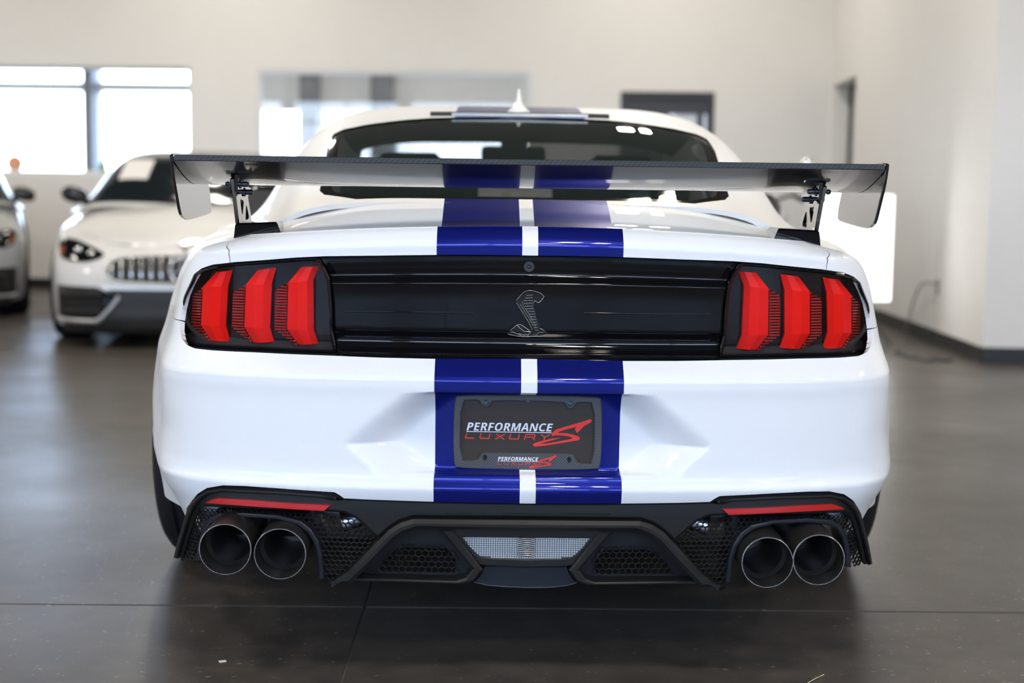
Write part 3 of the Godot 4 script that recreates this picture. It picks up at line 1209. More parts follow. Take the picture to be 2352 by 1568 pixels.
func body_tail(car: Node3D) -> void:
	var arch_u := side_inv.at(1.16)
	var arch := func(z: float, y_off_sign: float) -> Vector2:
		var d := side_inv.at(z) - arch_u
		return Vector2(side_inv.at(z), 0.352 + y_off_sign * sqrt(maxf(0.0, 0.385 * 0.385 - d * d)))
	# ---- bumper cover: lower edge traced on the left, mirrored; its upper edge runs under lamps and black panel
	var low := trace_S([[396, 1204], [411, 1210], [418, 1204], [428, 1182], [439.5, 1154], [453.5, 1134], [476, 1120], [512, 1114], [560, 1115.5], [640, 1121], [768, 1130], [779, 1136], [790, 1144], [850, 1147], [1000, 1152], [1212, 1156]])
	low[low.size() - 1].x = 0.0
	var upper := trace_S([[1212, 824], [1000, 824], [872, 821], [770, 817], [680.8, 813.6], [585, 809], [489.4, 804.5], [448, 800], [428.9, 792], [417.7, 777.6], [412.5, 757], [413.2, 736.5]])
	upper[0].x = 0.0
	var left := PackedVector2Array()
	var su := side_inv.at(0.66)
	for k in range(low.size() - 1, -1, -1):
		left.append(low[k])
	# down the wheel arch edge and back up to the seam
	for q in [Vector2(-side_inv.at(0.785), 0.285), Vector2(-side_inv.at(0.776), 0.352), Vector2(-side_inv.at(0.787), 0.44), Vector2(-side_inv.at(0.81), 0.505), Vector2(-side_inv.at(0.843), 0.566), Vector2(-su, 0.745), Vector2(-su + 0.05, 0.7555)]:
		left.append(q)
	for k in range(upper.size() - 1, -1, -1):
		left.append(upper[k])
	var poly := whole(left)
	striped("bumper_cover", S, poly, [], 0.0075, 0.0065, 1.0, car, [[0.30, 0.78]])
	# ---- side and quarter panels
	var lamp := trace_S([[413.5, 734.5], [417.2, 709.6], [425.2, 677.7], [438, 648.5], [450.5, 627.3], [466.6, 614.8], [489, 607.3], [526.5, 603.2]])
	var seam := trace_S([[525.8, 590], [525.2, 575], [526.6, 556]])
	var q := PackedVector2Array()
	for p in lamp:
		q.append(p)
	for p in seam:
		q.append(p)
	q.append(Vector2(seam[seam.size() - 1].x, 0.976))
	var uf := cTX.xs[cTX.xs.size() - 1] - 0.02
	q.append(Vector2(-uf, 0.976))
	q.append(Vector2(-uf, 0.16))
	# front wheel arch and rear wheel arch cut from the lower edge
	var front_u := side_inv.at(3.88)
	q.append(Vector2(-front_u - 0.33, 0.16))
	for k in 17:
		var a := PI * k / 16.0
		q.append(Vector2(-front_u - 0.385 * cos(a), 0.352 + 0.385 * sin(a)))
	q.append(Vector2(-front_u + 0.385, 0.18))
	q.append(Vector2(-arch_u - 0.385, 0.18))
	for k in 14:
		var a := PI * k / 16.0
		var pt := Vector2(-arch_u - 0.385 * cos(a), 0.352 + 0.385 * sin(a))
		if pt.x < -side_inv.at(0.85):
			q.append(pt)
	q.append(Vector2(-side_inv.at(0.846), 0.570))
	q.append(Vector2(-su, 0.7475))
	q.append(Vector2(-su + 0.05, 0.758))
	for side in 2:
		var pp := q if side == 0 else mirror(q)
		var mb := MB.new()
		patch(mb, S, pp, [], 0.03, 0.012, 1.0)
		skirt(mb, S, pp, 0.012, 1.0, 0.03)
		part("side_panel", mb, M.white, car)
	# ---- trunk lid: the upright lip above the black panel
	var tl := trace_S([[1212, 586.5], [1030, 585], [872, 586.8], [745, 588.2], [731.8, 588.8], [680.8, 591], [601, 597.4], [529.6, 602.2]])
	tl[0].x = 0.0
	var ts := trace_S([[528.8, 590], [528.4, 575], [529.6, 556]])
	var t := PackedVector2Array(tl)
	for p in ts:
		t.append(p)
	t.append(Vector2(ts[ts.size() - 1].x, 0.976))
	t.append(Vector2(0, 0.976))
	striped("trunk_lid", S, whole(t), [], 0.02, 0.004, 1.0, car, [[0.88, 0.99]])
	# dark lining behind the skin so that no light leaks through the gaps
	var mb := MB.new()
	var inner := func(p: Vector2) -> Vector3:
		var w := S(Vector2(p.x, clampf(p.y, 0.30, 0.95)))
		var n := Vector3(w.x, 0, w.z + 2.4).normalized()
		return w - n * 0.045 - Vector3(0, 0.0, 0.03) * (1.0 - smooth(0.6, 1.0, absf(p.x)))
	patch(mb, inner, PackedVector2Array([Vector2(-1.1, 0.42), Vector2(1.1, 0.42), Vector2(1.1, 0.925), Vector2(-1.1, 0.925)]), [], 0.05, 0.03, 1.0)
	part("inner_shell", mb, M.interior, car)

func deck(p: Vector2) -> Vector3:
	# p = (x, -z)
	var x := p.x
	var z := -p.y
	var rise := cDeck.at(p.y) * (1.0 - smooth(0.30, 0.75, absf(x)))
	return Vector3(x, 0.976 - droop(x, z) + rise, z)

func top(p: Vector2) -> Vector3:
	var wx := cWx.at(p.y)
	var yb := lerpf(0.90, 0.945, smooth(0.6, 1.2, p.y))
	return Vector3(p.x, yb + (cRoof.at(p.y) - yb) * cF.at(absf(p.x) / wx), -p.y)

func trace_top(pts: Array) -> PackedVector2Array:
	var o := PackedVector2Array()
	for p in pts:
		var d := ray(p[0], p[1])
		var t := 3.3
		var last := 1e9
		# march to the first crossing of the roof sheet
		while t < 6.2:
			var w := CAM_AT + d * t
			var f := w.y - top(Vector2(w.x, -w.z)).y
			if f < 0.0:
				var lo := t - 0.02
				var hi := t
				for k in 20:
					var m := (lo + hi) / 2
					var q := CAM_AT + d * m
					if q.y - top(Vector2(q.x, -q.z)).y < 0.0:
						hi = m
					else:
						lo = m
				w = CAM_AT + d * hi
				break
			t += 0.02
		var e := CAM_AT + d * minf(t, 6.2)
		o.append(Vector2(e.x, -e.z))
	return o

func body_top(car: Node3D) -> void:
	# ---- trunk deck between the lip and the rear window
	var ring := PackedVector2Array()
	for k in 31:
		var u := -1.55 + 1.55 * k / 30.0
		var w := S(Vector2(u, 0.976))
		ring.append(Vector2(w.x, -w.z))
	ring[30].x = 0.0
	var dk := PackedVector2Array([Vector2(0, 0.468), Vector2(-0.40, 0.475), Vector2(-0.50, 0.52), Vector2(-0.54, 0.62), Vector2(-0.60, 1.5)])
	for p in ring:
		if p.y < 1.5:
			dk.append(p)
	striped("trunk_deck", deck, whole(dk), [], 0.02, 0.02, 1.0, car, [[0.0, 0.9]])
	# ---- rear window
	var wl := trace_top([[1212, 460.5], [1000, 460], [818, 458.5], [767, 455], [745, 450], [734, 443]])
	var wr := trace_top([[748, 367], [753, 337], [766.6, 308], [790, 299], [818, 293], [904, 279], [990, 272.5], [1191, 270]])
	var out := PackedVector2Array(wl)
	out.append_array(wr)
	out[0].x = 0.0
	out[out.size() - 1].x = 0.0
	var wo := whole(out)
	var wi := inset(dense(wo, 0.05), 0.03)
	var mb := MB.new()
	var under := func(p: Vector2) -> Vector3: return top(p) - Vector3(0, 0.004, 0)
	patch(mb, under, wi, [], 0.03, 0.03, 1.0)
	part("rear_window", mb, M.glass, car, "dark tinted rear window glass")
	mb = MB.new()
	patch(mb, under, wo, [wi], 0.03, 0.03, 1.0)
	part("window_border", mb, M.frit, car, "glossy black border round the rear window")
	# ---- roof, pillars, side glass, windscreen
	var ws := PackedVector2Array([Vector2(-0.56, 2.50), Vector2(0.56, 2.50), Vector2(0.68, 3.22), Vector2(-0.68, 3.22)])
	var sg := PackedVector2Array()
	for q in [[0.86, 1.62], [0.80, 2.45], [0.985, 2.95], [0.985, 1.75], [0.95, 1.55]]:
		sg.append(Vector2(-q[0] * cWx.at(q[1]), q[1]))
	var all := PackedVector2Array([Vector2(0, 0.44), Vector2(-0.3, 0.44)])
	for z: float in [0.46, 0.6, 0.75, 0.9, 1.1, 1.3, 1.6, 2.0, 2.4, 2.8, 3.1, 3.35]:
		all.append(Vector2(-1.12 * cWx.at(z), z))
	all.append(Vector2(0, 3.35))
	striped("roof_panel", top, whole(all), [wo, ws, sg, mirror(sg)], 0.02, 0.03, 1.0, car, [[0.40, 0.80], [0.90, 2.5]])
	mb = MB.new()
	patch(mb, under, ws, [], 0.05, 0.05, 1.0)
	part("windscreen", mb, M.glass_clear, car)
	for s: PackedVector2Array in [sg, mirror(sg)]:
		mb = MB.new()
		patch(mb, under, s, [], 0.03, 0.05, 1.0)
		part("side_window", mb, M.glass, car)
	# ---- bonnet
	mb = MB.new()
	var hood := func(p: Vector2) -> Vector3:
		return Vector3(p.x, 0.958 + 0.03 * (1.0 - pow(p.x / 0.8, 2.0)) - 0.20 * smooth(3.3, 4.75, p.y) * smooth(0.0, 1.0, (p.y - 3.3) / 1.4), -p.y)
	var hp := PackedVector2Array()
	for k in 21:
		var u := lerpf(side_inv.at(3.0), cTX.xs[cTX.xs.size() - 1] - 0.02, k / 20.0)
		var w := S(Vector2(u, 0.976))
		hp.append(Vector2(-w.x, -w.z))
	hp.append(Vector2(0, 4.78))
	hp.append(Vector2(0, 3.0))
	hp = whole(hp)
	patch(mb, hood, hp, [], 0.05, 0.05, 1.0)
	part("bonnet", mb, M.white, car)
	# ---- high brake lamp under the roof edge
	var b := group_node("brake_lamp", car)
	mb = MB.new()
	var P := []
	for k in 21:
		var x := -0.27 + 0.54 * k / 20.0
		P.append(top(Vector2(x, 1.375)) + Vector3(0, 0.004, 0))
	mb.tube(P, 0.013, 8, false, 0.6)
	part("lamp_case", mb, M.plastic_in, b)
	mb = MB.new()
	P = []
	for k in 17:
		var x := -0.205 + 0.41 * k / 16.0
		P.append(top(Vector2(x, 1.36)) + Vector3(0, 0.003, 0.004))
	mb.tube(P, 0.010, 8, false, 0.8)
	part("lamp_lens", mb, coated(mat(Color(0.42, 0.44, 0.47), 0.25, 0.2), 0.03), b, "pale grey lens strip")
	# ---- shark fin aerial
	mb = MB.new()
	var at := top(Vector2(-0.001, 1.50)) - Vector3(0, 0.011, 0)
	var rows := [[-0.012, 0.037, 0.090], [0.0, 0.038, 0.090], [0.010, 0.036, 0.084], [0.018, 0.029, 0.070], [0.026, 0.020, 0.056], [0.036, 0.0135, 0.042], [0.050, 0.009, 0.030], [0.066, 0.006, 0.018], [0.080, 0.0035, 0.008], [0.084, 0.001, 0.003]]
	var n := 20
	for r in rows.size() - 1:
		for k in n:
			var q := []
			for e in [[r, k], [r, k + 1], [r + 1, k + 1], [r + 1, k]]:
				var a: float = TAU * e[1] / n
				var row: Array = rows[e[0]]
				q.append(at + Vector3(row[1] * cos(a), row[0], row[2] * sin(a) - row[0] * 0.35))
			var c: Vector3 = (q[0] + q[1] + q[2] + q[3]) / 4.0 - at
			mb.quad_out(q[0], q[1], q[2], q[3], Vector3(c.x, 0.2 * absf(c.x), c.z))
	part("aerial", mb, M.white, car)
	# ---- door mirrors
	for sx: float in [-1.0, 1.0]:
		var g := group_node("door_mirror", car)
		mb = MB.new()
		var pr := []
		for k in 13:
			var a := PI * k / 12.0
			pr.append(Vector2(0.085 * pow(sin(a), 0.6) + 0.0005, -0.105 * cos(a)))
		mb.lathe(pr, Transform3D(Basis(Vector3(0, 0, 1.15), Vector3(1, 0, 0), Vector3(0, 0.85, 0)), Vector3(sx * 1.005, 1.005, -2.93)), 20)
		mb.cbox(Vector3(sx * 0.88, 0.965, -2.92), Vector3(0.14, 0.03, 0.06), 0.008)
		part("housing", mb, M.piano, g)
		mb = MB.new()
		var pl := PackedVector2Array()
		for k in 24:
			var a := TAU * k / 24.0
			pl.append(Vector2(sx * 1.005 + 0.082 * signf(cos(a)) * pow(absf(cos(a)), 0.6), 1.005 + 0.055 * signf(sin(a)) * pow(absf(sin(a)), 0.7)))
		slab(mb, pl, func(_p: Vector2) -> float: return -2.835, 0.004, -0.02, 0.002, 0.05)
		part("mirror_glass", mb, mat(Color(0.75, 0.8, 0.8), 0.02, 1.0), g)

# ---------------------------------------------------------------- tail lamps
const Z5 := [330.0, 480.0, 3.136]

func z_lamp(p: Vector2) -> float:
	return zplan(p.x) - 0.012 + 0.14 * (p.y - 0.80)

func tail_lights(car: Node3D) -> void:
	var outer := trace_z(lampL_px + [[767, 760], [765, 703], [760.5, 639.4], [747.7, 610.7]], z_tail)
	var ring_in := inset(dense(outer, 0.02), 0.007)
	# bars: rows top, upper kink, lower kink, bottom; each [left, right, right back] in the enlarged crop
	var bars := [
		[[[515, 455], [592, 447], [628, 440]], [[425, 560], [560, 556], [600, 551]], [[413, 835], [548, 838], [583, 840]], [[475, 950], [575, 958], [610, 957]]],
		[[[815, 440], [905, 430], [945, 424]], [[735, 545], [865, 540], [915, 535]], [[725, 850], [862, 858], [902, 860]], [[785, 965], [890, 963], [930, 962]]],
		[[[1130, 420], [1215, 415], [1255, 414]], [[1042, 528], [1175, 520], [1215, 516]], [[1032, 865], [1180, 872], [1218, 874]], [[1110, 980], [1210, 977], [1250, 977]]],
	]
	var house := MB.new()
	var zfl := func(p: Vector2) -> float: return z_lamp(p)
	slab(house, outer, zfl, 0.004, -0.04, 0.003, 0.02, [ring_in])
	patch(house, func(p: Vector2) -> Vector3: return Vector3(p.x, p.y, z_lamp(p) - 0.034), ring_in, [], 0.02, 0.02, 1.0)
	var lens := MB.new()
	patch(lens, func(p: Vector2) -> Vector3: return Vector3(p.x, p.y, z_lamp(p) + 0.0025), ring_in, [], 0.015, 0.015, 1.0)
	var bar_mb := []
	var rib_mb := []
	for bi in 3:
		var rows := []
		for r in 4:
			var row: Array = bars[bi][r]
			var g := trace_z(row, zfl, -0.01, Z5[0], Z5[1], Z5[2])
			var back := 0.010 if r == 0 or r == 3 else 0.0
			var f := func(p: Vector2, h: float) -> Vector3: return Vector3(p.x, p.y, float(zfl.call(p)) + h)
			var mid := g[0].lerp(g[1], 0.5)
			rows.append([f.call(g[0] - Vector2(0.001, 0), -0.034), f.call(g[0], -0.012 - back), f.call(mid, -0.0055 - back), f.call(g[1], -0.010 - back), f.call(g[2], -0.022 - back), f.call(g[2], -0.034)])
		var mb := MB.new()
		for r in 3:
			for c in 5:
				mb.quad_out(rows[r][c], rows[r + 1][c], rows[r + 1][c + 1], rows[r][c + 1], Vector3(-1, 0, 0.6) if c == 0 else (Vector3(1, 0, 0.6) if c >= 3 else Vector3(0, 0, 1)))
		for e in [0, 3]:
			for c in 5:
				var a: Vector3 = rows[e][c]
				var b: Vector3 = rows[e][c + 1]
				mb.quad_out(a, b, Vector3(b.x, b.y, b.z - 0.03), Vector3(a.x, a.y, a.z - 0.03), Vector3(0, 1 if e == 0 else -1, 0))
		bar_mb.append(mb)
		# ribs to the left of the bar
		mb = MB.new()
		var L: Array = bars[bi]
		var y0: float = L[1][0][1] + 12.0
		var y1: float = L[3][0][1] - 6.0
		var yy := y0
		while yy < y1:
			var xl: float
			if yy < L[2][0][1]:
				xl = lerpf(L[1][0][0], L[2][0][0], (yy - L[1][0][1]) / (L[2][0][1] - L[1][0][1]))
			else:
				xl = lerpf(L[2][0][0], L[3][0][0], (yy - L[2][0][1]) / (L[3][0][1] - L[2][0][1]))
			var w := 92.0 * smooth(y0 - 30.0, y0 + 60.0, yy) * (1.0 - 0.7 * smooth(float(L[2][0][1]) - 10.0, y1 + 10.0, yy)) * (0.78 if bi == 0 else 1.0)
			var g := trace_z([[xl - 3.0, yy], [xl - w, yy]], zfl, -0.015, Z5[0], Z5[1], Z5[2])
			var a := Vector3(g[0].x, g[0].y, float(zfl.call(g[0])) - 0.014)
			var b := Vector3(g[1].x, g[1].y, float(zfl.call(g[1])) - 0.026)
			mb.tube([a, a.lerp(b, 0.5), b], 0.0026, 6)
			yy += 20.5
		rib_mb.append(mb)
	for side in 2:
		var t := group_node("tail_lamp", car, "tail lamp with three red bars behind a clear black-rimmed lens")
		part("lamp_housing", house if side == 0 else moved(house, MIRX), M.piano, t)
		for bi in 3:
			part("light_bar", bar_mb[bi] if side == 0 else moved(bar_mb[bi], MIRX), M.red_lens, t, "bright red faceted light bar")
			part("ribbed_reflector", rib_mb[bi] if side == 0 else moved(rib_mb[bi], MIRX), M.red_dark, t, "dark red ribbed reflector")
		part("lens", lens if side == 0 else moved(lens, MIRX), M.smoke, t)

# ---------------------------------------------------------------- black panel between the lamps, camera, snake emblem
func tail_panel(car: Node3D) -> void:
	var l := trace_z([[1212, 588.5], [1030, 586.5], [872, 588.8], [747, 590.4], [735, 591], [749.5, 611], [762.5, 639.4], [767, 703], [769, 760], [772, 817], [872, 821], [1000, 824], [1212, 824]], z_tail)
	l[0].x = 0.0
	l[l.size() - 1].x = 0.0
	var mb := MB.new()
	var poly := whole(l)
	var Sf := func(p: Vector2) -> Vector3:
		var k := smooth(0.30, 0.33, absf(p.x)) - smooth(0.40, 0.42, absf(p.x))
		return Vector3(p.x, p.y, z_tail(p))
	patch(mb, Sf, poly, [], 0.02, 0.0025, 1.0)
	skirt(mb, Sf, poly, 0.015)
	part("tail_panel", mb, M.piano, car, "glossy black panel between the tail lamps")
	# short raised creases either side of the emblem
	for q in [[789, 1088, 714.5, 717.5], [1340, 1633, 718.5, 721.5]]:
		mb = MB.new()
		var P := []
		for k in 13:
			var e := trace_z([[lerpf(q[0], q[1], k / 12.0), lerpf(q[2], q[3], k / 12.0)]], z_tail)[0]
			P.append(Vector3(e.x, e.y, z_tail(e) + 0.0002))
		mb.tube(P, 0.0016, 8)
		part("panel_crease", mb, M.piano, car)
	# rear view camera
	var g := group_node("rear_camera", car)
	var c2 := trace_z([[1215, 612]], z_tail)[0]
	var c := Vector3(c2.x, c2.y, z_tail(c2))
	mb = MB.new()
	var tr := Transform3D(Basis(Vector3.RIGHT, PI / 2), c + Vector3(0, 0, -0.004))
	mb.lathe([Vector2(0.0115, 0.0), Vector2(0.0115, 0.010), Vector2(0.0105, 0.0115), Vector2(0.0085, 0.0115), Vector2(0.0080, 0.009), Vector2(0.0055, 0.009), Vector2(0.0050, 0.0105), Vector2(0.0042, 0.0105), Vector2(0.004, 0.009), Vector2(0.0001, 0.0085)], tr, 28, false)
	part("camera_body", mb, mat(Color(0.02, 0.02, 0.02), 0.35), g)
	mb = MB.new()
	mb.lathe([Vector2(0.0040, 0.009), Vector2(0.0034, 0.0108), Vector2(0.002, 0.0118), Vector2(0.0001, 0.0122)], tr, 20)
	part("camera_lens", mb, coated(mat(Color(0.03, 0.03, 0.04), 0.1), 0.01), g)
	# ---- coiled snake emblem
	var e := group_node("snake_emblem", car, "dark chrome rearing snake emblem")
	var ox := 1130.0
	var oy := 580.0
	var sc := 7.13
	var out := trace_z([[400, 780], [450, 720], [530, 640], [600, 615], [700, 630], [790, 660], [855, 720], [820, 770], [770, 820], [740, 815], [705, 785], [680, 830], [675, 880], [700, 960], [740, 1080], [770, 1170], [785, 1240], [840, 1265], [893, 1320], [880, 1345], [820, 1365], [700, 1371], [560, 1376], [420, 1367], [255, 1335], [300, 1300], [300, 1275], [410, 1185], [460, 1170], [560, 1235], [620, 1283], [640, 1240], [600, 1140], [500, 980], [400, 820]], z_tail, 0.004, ox, oy, sc)
	mb = MB.new()
	slab(mb, out, z_tail, 0.0055, -0.002, 0.0012, 0.01)
	part("emblem_body", mb, M.dark_chrome, e)
	var lines := [
		[[[855, 720], [820, 770], [770, 820], [740, 815], [705, 785], [682, 825], [675, 870]], 0.0007],
		[[[400, 820], [500, 980], [600, 1140], [655, 1250], [640, 1310], [590, 1345], [520, 1350], [440, 1325]], 0.0008],
		[[[460, 840], [560, 1000], [640, 1130], [680, 1200]], 0.0006],
		[[[490, 800], [520, 880], [600, 1000], [690, 1160], [715, 1240], [705, 1310], [670, 1360]], 0.0006],
		[[[785, 1240], [780, 1290], [740, 1345], [700, 1368]], 0.0007],
		[[[785, 1240], [840, 1265], [893, 1320], [880, 1345], [820, 1365], [700, 1371], [560, 1376], [420, 1367], [255, 1335], [330, 1295], [480, 1358]], 0.0008],
		[[[300, 1275], [410, 1185], [460, 1170], [560, 1235], [615, 1280]], 0.0008],
		[[[410, 1185], [460, 1240], [530, 1290], [630, 1298]], 0.0008],
		[[[780, 1308], [840, 1300]], 0.0006],
		[[[400, 780], [450, 720], [530, 640], [600, 615], [700, 630], [790, 660], [855, 720]], 0.0006],
	]
	mb = MB.new()
	for ln in lines:
		var pts := []
		for p in trace_z(ln[0], z_tail, 0.006, ox, oy, sc):
			pts.append(Vector3(p.x, p.y, z_tail(p) + 0.0056))
		mb.tube(pts, ln[1], 6)
	part("emblem_edge", mb, mat(Color(0.55, 0.52, 0.47), 0.2, 1.0), e, "thin bright chrome edge lines")
	mb = MB.new()
	for k in 15:
		var t := k / 14.0
		var y := lerpf(700, 1320, t)
		var xa := 0.0
		var xb := 0.0
		if y < 820:
			xa = lerpf(560, 500, (y - 700) / 120.0)
			xb = 670
		else:
			xa = lerpf(520, 725, (y - 820) / 500.0)
			xb = lerpf(660, 770, (y - 820) / 500.0)
		var q := trace_z([[xa, y], [xb, y - 4]], z_tail, 0.006, ox, oy, sc)
		mb.tube([Vector3(q[0].x, q[0].y, z_tail(q[0]) + 0.0056), Vector3(q[1].x, q[1].y, z_tail(q[1]) + 0.0056)], 0.0011, 6, false, 1.0)
	for k in 6:
		var q := trace_z([[375 + 32 * k, 1235 + 14 * k], [395 + 34 * k, 1290 + 9 * k]], z_tail, 0.006, ox, oy, sc)
		mb.tube([Vector3(q[0].x, q[0].y, z_tail(q[0]) + 0.0056), Vector3(q[1].x, q[1].y, z_tail(q[1]) + 0.0056)], 0.001, 6)
	part("emblem_scales", mb, mat(Color(0.16, 0.16, 0.16), 0.25, 0.9), e)

# ---------------------------------------------------------------- wing
func rear_wing(car: Node3D) -> void:
	var w := group_node("rear_wing", car, "carbon fibre rear wing on two upright brackets")
	var prof := [[-0.058, 1.1135], [-0.058, 1.104], [-0.066, 1.1015], [-0.10, 1.0905], [-0.15, 1.0765], [-0.20, 1.0655], [-0.25, 1.0585], [-0.29, 1.0565], [-0.325, 1.059], [-0.345, 1.066], [-0.348, 1.072], [-0.335, 1.080], [-0.29, 1.090], [-0.22, 1.099], [-0.14, 1.107], [-0.08, 1.1128]]
	var pf := PackedVector2Array()
	for p in prof:
		pf.append(Vector2(p[0], p[1]))
	var body := PackedVector2Array([pf[0], pf[1]])
	body.append_array(chaikin(pf.slice(2), 2, false))
	var mb := MB.new()
	var n := body.size()
	var xs := []
	for k in 25:
		xs.append(-0.752 + 1.504 * k / 24.0)
	# smooth loft with hard trailing edge
	var nr := PackedVector2Array()
	for k in n:
		var a := body[maxi(k - 1, 2) if k >= 2 else k]
		var b := body[mini(k + 1, n - 1)]
		var d := (b - a).normalized()
		nr.append(Vector2(d.y, -d.x))
	for q in xs.size() - 1:
		var x0: float = xs[q]
		var x1: float = xs[q + 1]
		for k in range(2, n - 1):
			var i0 := mb.vert(Vector3(x0, body[k].y, body[k].x), Vector3(0, -nr[k].y, -nr[k].x))
			var i1 := mb.vert(Vector3(x1, body[k].y, body[k].x), Vector3(0, -nr[k].y, -nr[k].x))
			var i2 := mb.vert(Vector3(x1, body[k + 1].y, body[k + 1].x), Vector3(0, -nr[k + 1].y, -nr[k + 1].x))
			var i3 := mb.vert(Vector3(x0, body[k + 1].y, body[k + 1].x), Vector3(0, -nr[k + 1].y, -nr[k + 1].x))
			mb.tri(i0, i1, i2)
			mb.tri(i0, i2, i3)
		for pr in [[0, 1, Vector3(0, 0, 1)], [1, 2, Vector3(0, -1, 1)], [n - 1, 0, Vector3(0, 1, 0.3)]]:
			var a: Vector2 = body[pr[0]]
			var b: Vector2 = body[pr[1]]
			mb.quad_out(Vector3(x0, a.y, a.x), Vector3(x1, a.y, a.x), Vector3(x1, b.y, b.x), Vector3(x0, b.y, b.x), pr[2])
	part("wing_blade", mb, M.carbon, w)
	# gurney lip along the trailing edge
	mb = MB.new()
	mb.cbox(Vector3(0, 1.1105, -0.0555), Vector3(1.50, 0.012, 0.004), 0.001)
	part("wing_lip", mb, M.carbon, w)
	# end plates, traced on the plane x = -0.757
	var pp := PackedVector2Array()
	for p in [[393, 361], [394, 353.5], [401, 351.5], [430.5, 357.5], [452, 364], [466, 371.5], [478, 434], [482, 463], [482.8, 484.6], [478, 490.5], [430.5, 505.5], [420, 501], [413, 491], [406, 452.5], [398, 406.5]]:
		var q := pxx(p[0], p[1], -0.757)
		pp.append(Vector2(q.z, q.y))
	pp = chaikin(pp, 1, true, 0.2)
	for sx: float in [-1.0, 1.0]:
		part("end_plate", plate_x(pp, 0.757 * sx, 0.007, 0.0015), M.carbon_plate, w)
		# fixing screws on the inner face
		mb = MB.new()
		mb.lathe([Vector2(0.0001, 0.006), Vector2(0.004, 0.006), Vector2(0.006, 0.003), Vector2(0.006, 0.0)], Transform3D(Basis(Vector3.BACK, PI / 2 * sx), Vector3(sx * 0.7535, 1.068, -0.30)), 12, false)
		part("screw", mb, M.dark_chrome, w)
	# brackets
	var bx := 0.648
	var outl := PackedVector2Array()
	for p in [[531.8, 411], [534, 408], [538, 409], [541, 420], [556, 424], [572, 432], [569.5, 440], [565, 452], [575.5, 515], [545.5, 515], [538, 452]]:
		var q := pxx(p[0], p[1], -bx)
		outl.append(Vector2(q.z, q.y))
	var holes := []
	for h in [[[546.5, 456.5], [556, 461], [552, 498]], [[561, 466], [568.5, 501], [559, 506.5]]]:
		var hp := PackedVector2Array()
		for p in h:
			var q := pxx(p[0], p[1], -bx)
			hp.append(Vector2(q.z, q.y))
		holes.append(chaikin(hp, 1, true, 0.15))
	for sx: float in [-1.0, 1.0]:
		var b := group_node("wing_bracket", w, "black cut-out upright bracket")
		part("bracket_plate", plate_x(outl, bx * sx, 0.009, 0.0015, holes), M.satin, b)
		# second ear up to the blade and bolts
		mb = MB.new()
		var ear := PackedVector2Array()
		for p in [[540.5, 401], [545, 400], [547, 412], [566, 430], [560, 441], [546, 446], [541.5, 440]]:
			var q := pxx(p[0], p[1], -bx + 0.011)
			ear.append(Vector2(q.z, q.y))
		part("bracket_ear", plate_x(ear, (bx - 0.012) * sx, 0.008, 0.0015), M.satin, b)
		for p in [[556, 423], [566, 441]]:
			var q := pxx(p[0], p[1], -bx + 0.02)
			mb = MB.new()
			var tr := Transform3D(Basis(Vector3.BACK, PI / 2), Vector3(sx * (bx + 0.012), q.y, q.z))
			if sx > 0:
				tr = Transform3D(Basis(Vector3.BACK, -PI / 2), Vector3(0, 0, 0))
				tr = Transform3D(Basis(Vector3.BACK, PI / 2), Vector3(bx + 0.012, q.y, q.z))
			else:
				tr = Transform3D(Basis(Vector3.BACK, -PI / 2), Vector3(-bx - 0.012, q.y, q.z))
			mb.lathe([Vector2(0.0001, -0.004), Vector2(0.004, -0.004), Vector2(0.006, 0.0), Vector2(0.006, 0.004), Vector2(0.004, 0.004), Vector2(0.004, 0.022), Vector2(0.0095, 0.022), Vector2(0.0095, 0.030), Vector2(0.006, 0.031), Vector2(0.006, 0.043), Vector2(0.004, 0.047), Vector2(0.0001, 0.048)], tr, 14, false)
			part("bolt", mb, M.bolt, b, "dark bolt with nut")
	# pedestals on the boot corners
	var yt := pz(590, 514.5, -0.21).y
	var yb := pz(590, 531.5, -0.12).y - 0.006
	var f0 := pz(536.5, 536, -0.19)
	var f1 := pz(648, 528, -0.19)
	for sx: float in [-1.0, 1.0]:
		mb = MB.new()
		var lo := [Vector3(f0.x, f0.y - 0.012, -0.19), Vector3(f1.x, f1.y - 0.012, -0.19), Vector3(f1.x - 0.022, f1.y - 0.012, -0.41), Vector3(f0.x - 0.012, f0.y - 0.012, -0.41)]
		var hi := [Vector3(f0.x + 0.004, yt - 0.002, -0.188), Vector3(f1.x - 0.010, yt + 0.002, -0.188), Vector3(f1.x - 0.030, yt + 0.002, -0.40), Vector3(f0.x - 0.008, yt - 0.002, -0.40)]
		var hi2 := []
		for k in 4:
			hi2.append(hi[k].lerp((hi[0] + hi[1] + hi[2] + hi[3]) / 4.0, 0.07) + Vector3(0, 0.004, 0))
		for k in 4:
			var q := (k + 1) % 4
			var o: Vector3 = (lo[k] + lo[q]) / 2.0 - (lo[0] + lo[2]) / 2.0
			mb.quad_out(lo[k], lo[q], hi[q], hi[k], o)
			mb.quad_out(hi[k], hi[q], hi2[q], hi2[k], o + Vector3(0, 0.1, 0))
		mb.quad_out(hi2[0], hi2[1], hi2[2], hi2[3], Vector3.UP)
		part("pedestal", mb if sx < 0 else moved(mb, MIRX), M.piano, w, "glossy black pedestal on the trunk corner")

# ---------------------------------------------------------------- licence plate
const PLZ := 0.004
func flat_poly(mb: MB, poly: PackedVector2Array, z: float) -> void:
	var tr := Geometry2D.triangulate_polygon(scaled(poly, 10000.0))
	var b := mb.v.size()
	for p in poly:
		mb.vert(Vector3(p.x, p.y, z), Vector3(0, 0, 1), p)
	for k in range(0, tr.size(), 3):
		mb.tri(b + tr[k], b + tr[k + 1], b + tr[k + 2])

